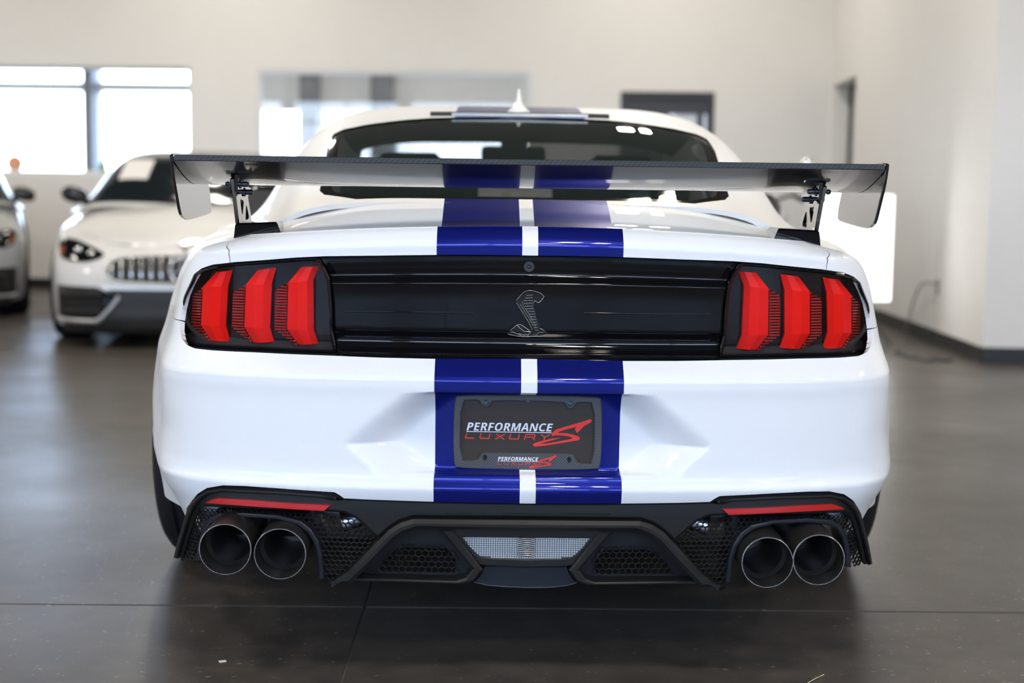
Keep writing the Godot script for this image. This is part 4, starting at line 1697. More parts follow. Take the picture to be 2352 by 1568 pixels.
func plate_pt(x: float, y: float) -> Vector2:
	var w := pz(1040.0 + x / 6.533, 890.0 + y / 6.533, PLZ)
	return Vector2(w.x, w.y)

func logo(parent: Node, k: float, ax: float, ay: float, z: float) -> void:
	# k, ax, ay place the logo traced from the large print
	var at := func(x: float, y: float) -> Vector2: return plate_pt((x - 207.0) * k + ax, (y - 655.0) * k + ay)
	# PERFORMANCE, heavy slanted capitals
	var tm := TextMesh.new()
	var f := SystemFont.new()
	f.font_names = PackedStringArray(["Droid Sans"])
	f.font_weight = 700
	tm.font = f
	tm.text = "PERFORMANCE"
	tm.font_size = 64
	tm.depth = 0.0
	tm.pixel_size = 0.001
	var arr := tm.get_mesh_arrays()
	var vs: PackedVector3Array = arr[Mesh.ARRAY_VERTEX]
	var ns: PackedVector3Array = arr[Mesh.ARRAY_NORMAL]
	var ix: PackedInt32Array = arr[Mesh.ARRAY_INDEX] if arr[Mesh.ARRAY_INDEX] != null else PackedInt32Array(range(vs.size()))
	var lo := Vector3(1e9, 1e9, 0)
	var hi := -lo
	for v in vs:
		lo = lo.min(v)
		hi = hi.max(v)
	var mb := MB.new()
	for v in vs:
		var fx := (v.x - lo.x) / (hi.x - lo.x)
		var fy := (v.y - lo.y) / (hi.y - lo.y)
		var q: Vector2 = at.call(207.0 + fx * 1268.0 + fy * 30.0, lerpf(640.0, 655.0, fx) - fy * lerpf(122.0, 118.0, fx))
		mb.vert(Vector3(q.x, q.y, z), Vector3(0, 0, 1), q)
	for t in range(0, ix.size(), 3):
		if ns[ix[t]].z > 0.5 and ns[ix[t + 1]].z > 0.5:
			mb.tri(ix[t], ix[t + 1], ix[t + 2])
	# the line under it
	flat_poly(mb, PackedVector2Array([at.call(207, 650), at.call(1480, 668), at.call(1478, 679), at.call(205, 661)]), z)
	part("lettering", mb, M.print_white, parent, "white slanted lettering reading PERFORMANCE")
	# LUXURY in thin wide strokes
	mb = MB.new()
	var strokes := [
		[[210, 688], [190, 752], [312, 756]],
		[[425, 690], [408, 748], [418, 757], [535, 760], [545, 752], [556, 694]],
		[[655, 697], [765, 768]], [[775, 698], [645, 766]],
		[[868, 699], [850, 757], [860, 765], [975, 768], [985, 760], [998, 703]],
		[[1072, 774], [1092, 712], [1105, 700], [1225, 702], [1234, 712], [1215, 775]], [[1082, 740], [1222, 742]],
		[[1328, 703], [1378, 742], [1450, 706]], [[1378, 742], [1368, 778]],
	]
	for s in strokes:
		for i in s.size() - 1:
			var a: Vector2 = at.call(s[i][0], s[i][1])
			var b: Vector2 = at.call(s[i + 1][0], s[i + 1][1])
			var d := (b - a).normalized() * 0.0011 * k
			var nn := d.orthogonal()
			flat_poly(mb, PackedVector2Array([a - d + nn, b + d + nn, b + d - nn, a - d - nn]), z + 0.00005 * i)
	part("lettering", mb, M.print_red, parent, "red wide lettering reading LUXURY")
	# swooping S
	mb = MB.new()
	var pts := [[2060, 470], [2080, 480], [2082, 500], [2070, 520], [1975, 570], [1910, 635], [1865, 680], [1848, 655], [1832, 620], [1862, 585], [1720, 620], [1610, 652], [1570, 676], [1700, 680], [1800, 700], [1890, 732], [1910, 760], [1888, 786], [1700, 816], [1500, 850], [1240, 882], [1206, 872], [1199, 852], [1230, 828], [1330, 798], [1500, 758], [1622, 747], [1500, 786], [1370, 818], [1310, 842], [1430, 832], [1600, 802], [1770, 768], [1798, 752], [1740, 727], [1620, 713], [1545, 713], [1500, 723], [1474, 700], [1488, 675], [1545, 628], [1700, 578], [1900, 522]]
	var sp := PackedVector2Array()
	for p in pts:
		sp.append(at.call(p[0], p[1]))
	flat_poly(mb, sp, z + 0.0003)
	part("swoosh", mb, M.print_red, parent, "red swooping letter S")

func license_plate(car: Node3D) -> void:
	var g := group_node("license_plate", car, "black dealer plate in a dark woven frame")
	var c := [plate_pt(40, 90), plate_pt(2225, 115), plate_pt(2215, 1222), plate_pt(15, 1165)]
	var rx := 0.156
	var y1: float = (c[0].y + c[1].y) / 2.0
	var y0: float = (c[2].y + c[3].y) / 2.0 - 0.004
	var x0: float = -rx
	var x1: float = rx
	var outer := chaikin(PackedVector2Array([Vector2(x0, y0 + 0.010), Vector2(x0 + 0.010, y0), Vector2(x1 - 0.010, y0), Vector2(x1, y0 + 0.010), Vector2(x1, y1 - 0.010), Vector2(x1 - 0.010, y1), Vector2(x0 + 0.010, y1), Vector2(x0, y1 - 0.010)]), 2, true, 0.25)
	var hole := PackedVector2Array()
	for p in [[125, 180], [390, 175], [430, 250], [470, 285], [530, 285], [565, 245], [610, 182], [1660, 208], [1700, 270], [1735, 310], [1790, 310], [1825, 265], [1860, 212], [2125, 220], [2110, 1135], [1880, 1128], [1810, 1000], [1780, 982], [470, 962], [435, 970], [370, 1085], [110, 1082]]:
		hole.append(plate_pt(p[0], p[1]))
	hole = chaikin(hole, 1, true, 0.2)
	var zf := func(_p: Vector2) -> float: return 0.0
	var slots := []
	for p in [[483, 1045], [1745, 1075]]:
		var s := PackedVector2Array()
		for k in 14:
			var a := TAU * k / 14.0
			var q := plate_pt(p[0] + 24 * cos(a), p[1] + 42 * sin(a))
			s.append(q)
		slots.append(s)
	var mb := MB.new()
	slab(mb, outer, zf, PLZ + 0.010, PLZ - 0.006, 0.002, 0.03, [hole, slots[0], slots[1]])
	part("plate_frame", mb, M.frame_weave, g, "dark grey woven-pattern plate frame")
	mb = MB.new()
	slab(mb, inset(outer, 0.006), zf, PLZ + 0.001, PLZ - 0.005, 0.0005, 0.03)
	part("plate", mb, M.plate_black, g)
	logo(g, 1.0, 207.0, 655.0, PLZ + 0.0015)
	logo(g, 0.47, 675.0, 1087.0, PLZ + 0.0105)
	for p in [[500, 215], [1760, 225]]:
		var q := plate_pt(p[0], p[1])
		mb = MB.new()
		mb.lathe([Vector2(0.0062, 0.0), Vector2(0.006, 0.003), Vector2(0.004, 0.0042), Vector2(0.0012, 0.0042), Vector2(0.0012, 0.003), Vector2(0.0001, 0.003)], Transform3D(Basis(Vector3.RIGHT, PI / 2), Vector3(q.x, q.y, PLZ + 0.010)), 18, false)
		part("screw", mb, mat(Color(0.10, 0.14, 0.15), 0.3, 0.8), g)

# ---------------------------------------------------------------- lower black valance and diffuser
func hexmesh(mb: MB, poly: PackedVector2Array, zf: Callable, h: float, r: float, wall: float, depth: float) -> void:
	var lo := Vector2(1e9, 1e9)
	var hi := -lo
	for p in poly:
		lo = lo.min(p)
		hi = hi.max(p)
	var dx := r * sqrt(3.0)
	var dy := r * 1.5
	var j := 0
	var y := lo.y
	var pk := scaled(poly, 1000.0)
	while y < hi.y + r:
		var x := lo.x + (dx / 2 if j % 2 else 0.0)
		while x < hi.x + r:
			var c := Vector2(x, y)
			if Geometry2D.is_point_in_polygon(c * 1000.0, pk):
				for k in 6:
					var a0 := PI / 3 * k + PI / 6
					var a1 := a0 + PI / 3
					var o0 := c + Vector2(cos(a0), sin(a0)) * r
					var o1 := c + Vector2(cos(a1), sin(a1)) * r
					var i0 := c + Vector2(cos(a0), sin(a0)) * (r - wall)
					var i1 := c + Vector2(cos(a1), sin(a1)) * (r - wall)
					var zo0: float = float(zf.call(o0)) + h
					var zo1: float = float(zf.call(o1)) + h
					mb.quad_out(Vector3(o0.x, o0.y, zo0), Vector3(o1.x, o1.y, zo1), Vector3(i1.x, i1.y, zo1 - 0.0006), Vector3(i0.x, i0.y, zo0 - 0.0006), Vector3(0, 0, 1))
					var m := c - (i0 + i1) / 2.0
					mb.quad_out(Vector3(i0.x, i0.y, zo0 - 0.0006), Vector3(i1.x, i1.y, zo1 - 0.0006), Vector3(i1.x, i1.y, zo1 - depth), Vector3(i0.x, i0.y, zo0 - depth), Vector3(m.x, m.y, 0))
			x += dx
		y += dy
		j += 1

func diffuser(car: Node3D) -> void:
	var d := group_node("diffuser", car, "matte black lower valance and diffuser")
	var mb := MB.new()
	# ---- upper band with the sloped outer lip
	var band := trace_z([[1212, 1153], [1000, 1149], [850, 1144], [792, 1141], [768, 1127], [640, 1118], [512, 1111], [476, 1117], [453.5, 1131], [439.5, 1151], [428, 1179], [414, 1226], [400, 1279], [417, 1283], [421, 1272], [434, 1228], [446, 1190], [456, 1172], [470, 1164], [520, 1166], [640, 1171], [745, 1175], [790, 1178.5], [815.5, 1190], [868, 1237], [895, 1213], [920, 1197], [950, 1188], [1212, 1190]], z_dif)
	band[0].x = 0
	band[band.size() - 1].x = 0
	slab(mb, whole(band), z_dif, 0.0, -0.035, 0.006, 0.02)
	part("valance", mb, M.plastic, d)
	# raised lip over the reflectors
	var lip := trace_z([[795, 1144], [768, 1128.5], [640, 1119.5], [512, 1112.5], [476, 1118.5], [453.5, 1132.5], [439.5, 1152.5], [428, 1180.5], [414, 1227], [401, 1277], [411, 1280], [424, 1228], [437, 1186], [449, 1160], [463, 1143], [484, 1131], [512, 1127], [640, 1133], [738, 1140], [762, 1147]], z_dif)
	for s in 2:
		mb = MB.new()
		slab(mb, lip if s == 0 else mirror(lip), z_dif, 0.020, -0.01, 0.0085, 0.02)
		part("valance_lip", mb, M.plastic, d)
	# thin moulded lines above the middle
	mb = MB.new()
	for q in [[1022, 1137], [1152, 1270], [1288, 1402]]:
		var e := trace_z([[q[0], 1178.5], [q[1], 1180]], z_dif)
		mb.cbox(Vector3((e[0].x + e[1].x) / 2, (e[0].y + e[1].y) / 2, z_dif(e[0]) + 0.0005), Vector3(absf(e[1].x - e[0].x), 0.0016, 0.003), 0.0006)
	part("valance_line", mb, M.plastic, d)
	# ---- middle arch ridge
	var arch := trace_z([[1212, 1192], [950, 1189], [920, 1198], [893, 1215], [850, 1259], [800, 1310], [760, 1336], [742, 1336], [760, 1338], [806, 1337], [815, 1328], [860, 1285], [905, 1238], [930, 1221], [960, 1211], [1212, 1215]], z_dif)
	arch[0].x = 0
	arch[arch.size() - 1].x = 0
	mb = MB.new()
	slab(mb, whole(arch), z_dif, 0.018, -0.06, 0.008, 0.02)
	part("arch_ridge", mb, M.plastic, d)
	# ---- recess behind the arch
	var rec2 := trace_z([[1212, 1200], [950, 1200], [905, 1225], [855, 1275], [800, 1334], [1060, 1345], [1212, 1345]], z_dif)
	rec2[0].x = 0
	rec2[rec2.size() - 1].x = 0
	var hexL := trace_z([[856, 1317], [880, 1285], [905, 1261], [930, 1254], [1028, 1257], [1052, 1288], [1046, 1320]], z_dif, -0.05)
	mb = MB.new()
	slab(mb, whole(rec2), z_dif, -0.055, -0.06, 0.001, 0.03, [inset(hexL, 0.004), mirror(inset(hexL, 0.004))])
	part("recess_panel", mb, M.plastic_in, d)
	for s in 2:
		mb = MB.new()
		hexmesh(mb, hexL if s == 0 else mirror(hexL), z_dif, -0.048, 0.0082, 0.0011, 0.012)
		part("hex_grille", mb, M.plastic, d, "black honeycomb grille")
	# ---- V shaped legs and bottom edge
	var leg := trace_z([[1010, 1217], [1040, 1217], [1109, 1310], [1091, 1334], [1066, 1343.5], [940, 1339], [808, 1333], [809, 1329.5], [940, 1333], [1048, 1336], [1070, 1329], [1086, 1309]], z_dif)
	for s in 2:
		mb = MB.new()
		slab(mb, leg if s == 0 else mirror(leg), z_dif, -0.004, -0.06, 0.004, 0.02)
		part("diffuser_leg", mb, M.plastic, d)
	# ---- reverse lamp in its surround
	var sur := trace_z([[1212, 1212], [1034, 1212], [1100, 1297], [1118, 1300], [1212, 1304]], z_dif, -0.012)
	sur[0].x = 0
	sur[sur.size() - 1].x = 0
	var lensp := trace_z([[1212, 1235.5], [1062, 1233.5], [1078, 1255], [1094, 1272], [1104, 1277], [1130, 1281], [1212, 1284]], z_dif, -0.012)
	lensp[0].x = 0
	lensp[lensp.size() - 1].x = 0
	var lens := whole(lensp)
	mb = MB.new()
	slab(mb, whole(sur), z_dif, -0.012, -0.055, 0.003, 0.02, [lens])
	part("lamp_surround", mb, M.plastic, d)
	var rl := group_node("reverse_lamp", car, "clear reverse lamp with a ribbed square pattern")
	mb = MB.new()
	var lo := Vector2(1e9, 1e9)
	var hi := -lo
	for p in lens:
		lo = lo.min(p)
		hi = hi.max(p)
	var cw := 0.0050
	var ch := 0.0046
	var zc := z_dif(Vector2(0, (lo.y + hi.y) / 2)) - 0.020
	var lk := scaled(lens, 1000.0)
	for i in range(int(lo.x / cw) - 1, int(hi.x / cw) + 2):
		for j in int((hi.y - lo.y) / ch) + 1:
			var c := Vector2((i + 0.5) * cw, lo.y + (j + 0.5) * ch)
			if not Geometry2D.is_point_in_polygon(c * 1000.0, lk):
				continue
			var g := 0.36
			var q := []
			var q2 := []
			for e in [Vector2(-1, -1), Vector2(1, -1), Vector2(1, 1), Vector2(-1, 1)]:
				q.append(Vector3(c.x + e.x * cw * g, c.y + e.y * ch * g, zc))
				q2.append(Vector3(c.x + e.x * cw * 0.18, c.y + e.y * ch * 0.18, zc + 0.0016))
			for k in 4:
				mb.quad(q[k], q[(k + 1) % 4], q2[(k + 1) % 4], q2[k])
			mb.quad(q2[0], q2[1], q2[2], q2[3])
	part("lamp_reflector", mb, mat(Color(0.80, 0.83, 0.85), 0.18, 0.1), rl)
	mb = MB.new()
	patch(mb, func(p: Vector2) -> Vector3: return Vector3(p.x, p.y, zc - 0.001), lens, [], 0.03, 0.03, 1.0)
	part("lamp_back", mb, mat(Color(0.10, 0.12, 0.125), 0.3, 0.5), rl)
	mb = MB.new()
	# curved bars over the bulb
	for k in 9:
		var yy := lo.y + 0.006 + 0.0046 * k
		var P := []
		for j in 9:
			var xx := -0.018 + 0.0045 * j
			P.append(Vector3(xx, yy + 0.0022 * cos(xx / 0.018 * PI / 2), zc + 0.004))
		mb.tube(P, 0.0021, 6)
	part("bulb_cover", mb, mat(Color(0.36, 0.35, 0.34), 0.2, 1.0), rl)
	mb = MB.new()
	patch(mb, func(p: Vector2) -> Vector3: return Vector3(p.x, p.y, z_dif(p) - 0.0135), lens, [], 0.02, 0.02, 1.0)
	part("lens", mb, pane(Color(0.6, 0.65, 0.66), 0.08), rl)
	# ---- tow flap below
	var fl := trace_z([[1212, 1301], [1112, 1299], [1104, 1318], [1088, 1337], [1120, 1344], [1160, 1347.5], [1212, 1349.5]], z_dif, -0.03)
	fl[0].x = 0
	fl[fl.size() - 1].x = 0
	mb = MB.new()
	slab(mb, whole(fl), z_dif, -0.030, -0.05, 0.002, 0.02)
	part("lower_flap", mb, M.plastic_blue, d)
	mb = MB.new()
	var P := []
	for p in trace_z([[1089, 1337], [1120, 1344], [1160, 1347.5], [1212, 1349.5], [1262, 1349], [1300, 1345], [1325, 1338]], z_dif, -0.026):
		P.append(Vector3(p.x, p.y, z_dif(p) - 0.028))
	mb.tube(P, 0.0022, 6)
	part("flap_edge", mb, M.plastic_blue, d)
	# ---- outer pockets round the exhausts
	var fence := [[448, 1290], [452, 1255], [462, 1215], [478, 1192], [500, 1182], [555, 1179], [640, 1185], [690, 1198], [714, 1217], [730, 1245], [739, 1280], [744, 1332]]
	var f_out := trace_z(fence, z_dif)
	var f_in := trace_z([[462, 1290], [464, 1258], [473, 1222], [487, 1202], [506, 1193], [555, 1189], [636, 1194], [680, 1206], [703, 1223], [719, 1248], [728, 1282], [733, 1332]], z_dif)
	var fp := PackedVector2Array(f_out)
	for k in range(f_in.size() - 1, -1, -1):
		fp.append(f_in[k])
	var hxo := trace_z([[420, 1285], [432, 1240], [445, 1200], [457, 1175], [478, 1166], [520, 1168], [560, 1172], [556, 1180], [500, 1183], [478, 1193], [463, 1215], [452, 1255], [446, 1290]], z_dif, -0.02)
	var hxi := trace_z([[560, 1172], [745, 1176], [790, 1180], [815, 1192], [866, 1238], [850, 1258], [800, 1308], [760, 1334], [744, 1332], [739, 1280], [730, 1245], [714, 1217], [690, 1198], [640, 1186], [560, 1180]], z_dif, -0.02)
	var refl := trace_z([[472, 1152.5], [487, 1146], [504, 1142], [574, 1146], [667, 1153.5], [761, 1158], [745, 1172.5], [653, 1167], [554.5, 1160], [476, 1154]], z_dif)
	for s in 2:
		mb = MB.new()
		slab(mb, fp if s == 0 else mirror(fp), z_dif, -0.004, -0.13, 0.003, 0.02)
		part("exhaust_surround", mb, M.plastic_blue, d)
		for hx: PackedVector2Array in [hxo, hxi]:
			mb = MB.new()
			hexmesh(mb, hx if s == 0 else mirror(hx), z_dif, -0.022, 0.0069 if hx == hxi else 0.006, 0.0009 if hx == hxi else 0.0016, 0.008)
			part("hex_grille", mb, M.plastic, d, "black honeycomb grille")
		mb = MB.new()
		slab(mb, refl if s == 0 else mirror(refl), z_dif, 0.006, -0.002, 0.001, 0.02)
		part("reflector", mb, M.reflector, car, "slim red reflector strip")
		# mufflers behind the honeycomb
		mb = MB.new()
		var sx := -1.0 if s == 0 else 1.0
		mb.lathe([Vector2(0.0001, -0.24), Vector2(0.07, -0.24), Vector2(0.088, -0.225), Vector2(0.09, 0.0), Vector2(0.088, 0.225), Vector2(0.07, 0.24), Vector2(0.0001, 0.24)], Transform3D(Basis(Vector3.BACK, PI / 2), Vector3(sx * 0.50, 0.345, -0.24)), 28, false)
		mb.tube([Vector3(sx * 0.27, 0.36, -0.15), Vector3(sx * 0.33, 0.345, -0.10), Vector3(sx * 0.40, 0.325, -0.09)], 0.03, 12)
		part("muffler", mb, M.muffler, car)
	# ---- dark floor pan boxes, added to block light behind the diffuser
	mb = MB.new()
	mb.cbox(Vector3(0, 0.30, -2.4), Vector3(1.24, 0.16, 4.1), 0.03)
	mb.cbox(Vector3(0, 0.47, -0.36), Vector3(1.5, 0.22, 0.10), 0.02)
	part("floor_pan_blocker", mb, M.interior, car)

# ---------------------------------------------------------------- four tailpipes
func exhausts(car: Node3D) -> void:
	for q in [[517, 1261.5, 0.064], [643, 1272, 0.060], [1763, 1291.5, 0.060], [1881, 1285.5, 0.064]]:
		var c := pz(q[0], q[1], q[2])
		var tr := Transform3D(Basis(Vector3.RIGHT, PI / 2 + 0.03), c)
		var g := group_node("tailpipe", car, "round dark steel tailpipe with a bright rim")
		var R := 0.0545
		var mb := MB.new()
		mb.lathe([Vector2(R - 0.004, -0.26), Vector2(R, -0.25), Vector2(R, -0.003)], tr, 48, false)
		part("pipe_wall", mb, M.pipe, g)
		mb = MB.new()
		mb.lathe([Vector2(R, -0.003), Vector2(R + 0.0002, -0.001), Vector2(R - 0.0006, 0.0), Vector2(R - 0.0018, 0.0), Vector2(R - 0.0024, -0.002)], tr, 48, false)
		part("pipe_rim", mb, M.pipe_rim, g)
		mb = MB.new()
		mb.lathe([Vector2(R - 0.0024, -0.002), Vector2(R - 0.003, -0.06), Vector2(R - 0.010, -0.07), Vector2(R - 0.012, -0.255), Vector2(0.0001, -0.255)], tr, 48, false)
		part("pipe_bore", mb, M.pipe, g)

# ---------------------------------------------------------------- wheels
func wheel(parent: Node, at: Vector3, width: float, R: float, sx: float) -> void:
	var g := group_node("wheel", parent)
	g.position = at
	var h := width / 2
	var r := R - 0.095
	var tr := Transform3D(Basis(Vector3.BACK, -PI / 2), Vector3.ZERO)
	var pr := [Vector2(r, -h + 0.02), Vector2(r + 0.02, -h + 0.004), Vector2(R - 0.055, -h), Vector2(R - 0.028, -h + 0.006), Vector2(R - 0.010, -h + 0.020), Vector2(R - 0.003, -h + 0.036), Vector2(R, -h + 0.055)]
	var gr := [-0.3, -0.1, 0.1, 0.3]
	for q: float in gr:
		var c := q * width
		pr.append_array([Vector2(R, c - 0.006), Vector2(R - 0.007, c - 0.004), Vector2(R - 0.007, c + 0.004), Vector2(R, c + 0.006)])
	for k in range(6, -1, -1):
		pr.append(Vector2(pr[k].x, -pr[k].y))
	var mb := MB.new()
	mb.lathe(pr, tr, 72)
	part("tire", mb, M.rubber, g)
	mb = MB.new()
	mb.lathe([Vector2(r, -h + 0.02), Vector2(r - 0.012, -h + 0.022), Vector2(r - 0.02, 0.0), Vector2(r - 0.012, h - 0.022), Vector2(r, h - 0.02)], tr, 48)
	mb.lathe([Vector2(0.0001, 0.0), Vector2(0.16, 0.0), Vector2(0.16, 0.03), Vector2(0.0001, 0.03)], tr, 32, false)
	for k in 10:
		var a := TAU * k / 10.0
		mb.cbox(Vector3(sx * (h - 0.045), cos(a) * r * 0.55, sin(a) * r * 0.55), Vector3(0.022, r * 0.95, 0.026), 0.004, Basis(Vector3.RIGHT, a))
	mb.lathe([Vector2(0.0001, h - 0.03), Vector2(0.05, h - 0.032), Vector2(0.062, h - 0.06), Vector2(0.062, 0.0)], Transform3D(tr.basis * (1.0 if sx > 0 else -1.0), Vector3.ZERO) if false else Transform3D(Basis(Vector3.BACK, -PI / 2 * sx), Vector3.ZERO), 24, false)
	part("rim", mb, M.rim, g)

func wheels(car: Node3D) -> void:
	for sx: float in [-1.0, 1.0]:
		wheel(car, Vector3(sx * 0.838, 0.348, -1.15), 0.315, 0.348, sx)
		wheel(car, Vector3(sx * 0.80, 0.348, -3.88), 0.295, 0.348, sx)
		# wheel house
		var mb := MB.new()
		for z: float in [-1.16, -3.88]:
			var P := []
			for k in 13:
				var a := PI * k / 12.0
				P.append(Vector2(cos(a), sin(a)) * 0.40)
			for k in 12:
				mb.quad_out(Vector3(sx * 0.93, 0.352 + P[k].y, z + P[k].x), Vector3(sx * 0.60, 0.352 + P[k].y, z + P[k].x), Vector3(sx * 0.60, 0.352 + P[k + 1].y, z + P[k + 1].x), Vector3(sx * 0.93, 0.352 + P[k + 1].y, z + P[k + 1].x), -Vector3(0, P[k].y, P[k].x))
			mb.cbox(Vector3(sx * 0.60, 0.5, z), Vector3(0.02, 0.55, 0.82), 0.0)
		part("wheel_house", mb, M.interior, car)

# ---------------------------------------------------------------- what shows of the cabin through the glass
func cabin(car: Node3D) -> void:
	var mb := MB.new()
	var lin := func(p: Vector2) -> Vector3: return top(p) - Vector3(0, 0.035 + 0.05 * smooth(1.9, 2.4, p.y), 0)
	patch(mb, lin, PackedVector2Array([Vector2(-0.62, 1.50), Vector2(0.62, 1.50), Vector2(0.60, 2.46), Vector2(-0.60, 2.46)]), [], 0.05, 0.05, -1.0)
	part("headliner", mb, M.interior, car)
	mb = MB.new()
	mb.cbox(Vector3(0, 0.955, -1.15), Vector3(1.24, 0.03, 0.75), 0.01)
	part("parcel_shelf", mb, M.interior, car)
	mb = MB.new()
	mb.cbox(Vector3(0, 0.93, -3.0), Vector3(1.4, 0.16, 0.5), 0.05)
	part("dashboard", mb, M.interior, car)
	for sx: float in [-1.0, 1.0]:
		var g := group_node("seat", car)
		mb = MB.new()
		mb.cbox(Vector3(sx * 0.37, 0.86, -2.1), Vector3(0.48, 0.60, 0.14), 0.05, Basis(Vector3.RIGHT, 0.25))
		part("backrest", mb, M.interior, g)
		mb = MB.new()
		mb.cbox(Vector3(sx * 0.37, 1.135, -2.02), Vector3(0.26, 0.11, 0.10), 0.04, Basis(Vector3.RIGHT, 0.2))
		mb.cbox(Vector3(sx * 0.37, 0.48, -2.35), Vector3(0.5, 0.16, 0.52), 0.05)
		part("cushion", mb, M.interior, g)
	mb = MB.new()
	mb.cbox(Vector3(0.0, 1.205, -2.62), Vector3(0.25, 0.07, 0.03), 0.012)
	mb.cbox(Vector3(0.0, 1.26, -2.60), Vector3(0.10, 0.10, 0.04), 0.01)
	part("rear_view_mirror", mb, M.interior, car)
	mb = MB.new()
	var P := []
	for k in 24:
		var a := TAU * k / 24.0
		P.append(Vector3(-0.37 + 0.18 * cos(a), 0.90 + 0.17 * sin(a), -2.66 - 0.07 * sin(a)))
	mb.tube(P, 0.016, 8, true)
	part("steering_wheel", mb, M.interior, car)
	mb = MB.new()
	mb.cbox(Vector3(0, 0.62, -2.0), Vector3(1.5, 0.5, 2.9), 0.05)
	part("tub", mb, M.interior, car)

# ================================================================ background cars (local: +z is the nose, y up)
var bTX: Curve1
var bTZ: Curve1
var b_inv: Curve1
var b_side: Curve1
var bZ0: Curve1
var bLift: Curve1
var bIn: Curve1
var bHood: Curve1
var bRoof: Curve1
var bWx: Curve1

func bg_tables() -> void:
	var P := [[0, 0], [0.3, -0.018], [0.55, -0.065], [0.72, -0.14], [0.83, -0.26], [0.895, -0.42], [0.932, -0.62], [0.953, -0.85], [0.96, -1.2], [0.955, -1.8], [0.95, -2.6], [0.965, -3.4], [0.96, -3.9], [0.9, -4.5], [0.75, -4.8], [0.4, -4.93], [0, -4.95]]
	var u := 0.0
	var a := []
	var b := []
	var inv := []
	var sd := []
	for k in P.size():
		if k > 0:
			u += Vector2(P[k][0] - P[k - 1][0], P[k][1] - P[k - 1][1]).length()
		a.append([u, P[k][0]])
		b.append([u, P[k][1]])
		if k < 9:
			inv.append([P[k][0], u])
		sd.append([-P[k][1], u])
	bTX = Curve1.new(a)
	bTZ = Curve1.new(b)
	b_inv = Curve1.new(inv)
	b_side = Curve1.new(sd)
	bZ0 = Curve1.new([[0.10, -0.03], [0.16, 0.0], [0.3, 0.005], [0.42, 0.0], [0.52, -0.02], [0.62, -0.06], [0.70, -0.12], [0.76, -0.20], [0.78, -0.26]])
	bIn = Curve1.new([[0.10, 0.04], [0.2, 0.015], [0.4, 0.0], [0.55, 0.0], [0.66, 0.015], [0.72, 0.04], [0.76, 0.085], [0.78, 0.15]])
	bLift = Curve1.new([[0.0, -0.10], [0.5, -0.085], [0.9, -0.02], [1.3, 0.05], [1.8, 0.10], [2.4, 0.15], [3.4, 0.17], [5.0, 0.19], [6.0, 0.16]])
	bHood = Curve1.new([[0.0, 0.60], [0.2, 0.675], [0.35, 0.735], [0.7, 0.83], [1.1, 0.915], [1.45, 0.975], [1.8, 0.99], [4.0, 1.0], [4.95, 0.98]])
	bRoof = Curve1.new([[1.2, 0.90], [1.42, 0.97], [1.8, 1.18], [2.15, 1.335], [2.5, 1.405], [2.9, 1.415], [3.4, 1.36], [3.9, 1.21], [4.4, 1.02], [4.6, 0.95]])
	bWx = Curve1.new([[1.2, 0.92], [1.42, 0.92], [2.2, 0.88], [3.0, 0.86], [4.0, 0.80], [4.6, 0.74]])

func BS(p: Vector2) -> Vector3:
	var u := absf(p.x)
	var x := bTX.at(u) - bIn.at(p.y) * smooth(0.3, 1.0, u)
	var z := bTZ.at(u) + bZ0.at(p.y) * (1.0 - smooth(1.2, 2.4, u))
	var y := p.y + bLift.at(u) * smooth(0.45, 0.78, p.y)
	return Vector3(x if p.x >= 0.0 else -x, y, z)

func b_front(p: Vector2) -> float:
	var u := b_inv.at(minf(absf(p.x), 0.955))
	var y := p.y
	for k in 3:
		y = p.y - bLift.at(u) * smooth(0.45, 0.78, y)
	return bTZ.at(u) + bZ0.at(y)

func b_top(p: Vector2) -> Vector3:
	return Vector3(p.x, 0.90 + (bRoof.at(p.y) - 0.90) * cF.at(absf(p.x) / bWx.at(p.y)), -p.y)

func b_hood(p: Vector2) -> Vector3:
	var u := b_side.at(p.y)
	for k in 4:
		u = b_side.at(maxf(0.0, p.y - 0.26 * (1.0 - smooth(1.2, 2.4, u))))
	var ring := 0.78 + bLift.at(u)
	var xr := maxf(0.05, bTX.at(u) - 0.15 * smooth(0.3, 1.0, u))
	var q := clampf(absf(p.x) / xr, 0.0, 1.2)
	return Vector3(p.x, ring + (bHood.at(p.y) - ring) * (1.0 - pow(q, 2.2)), -p.y)

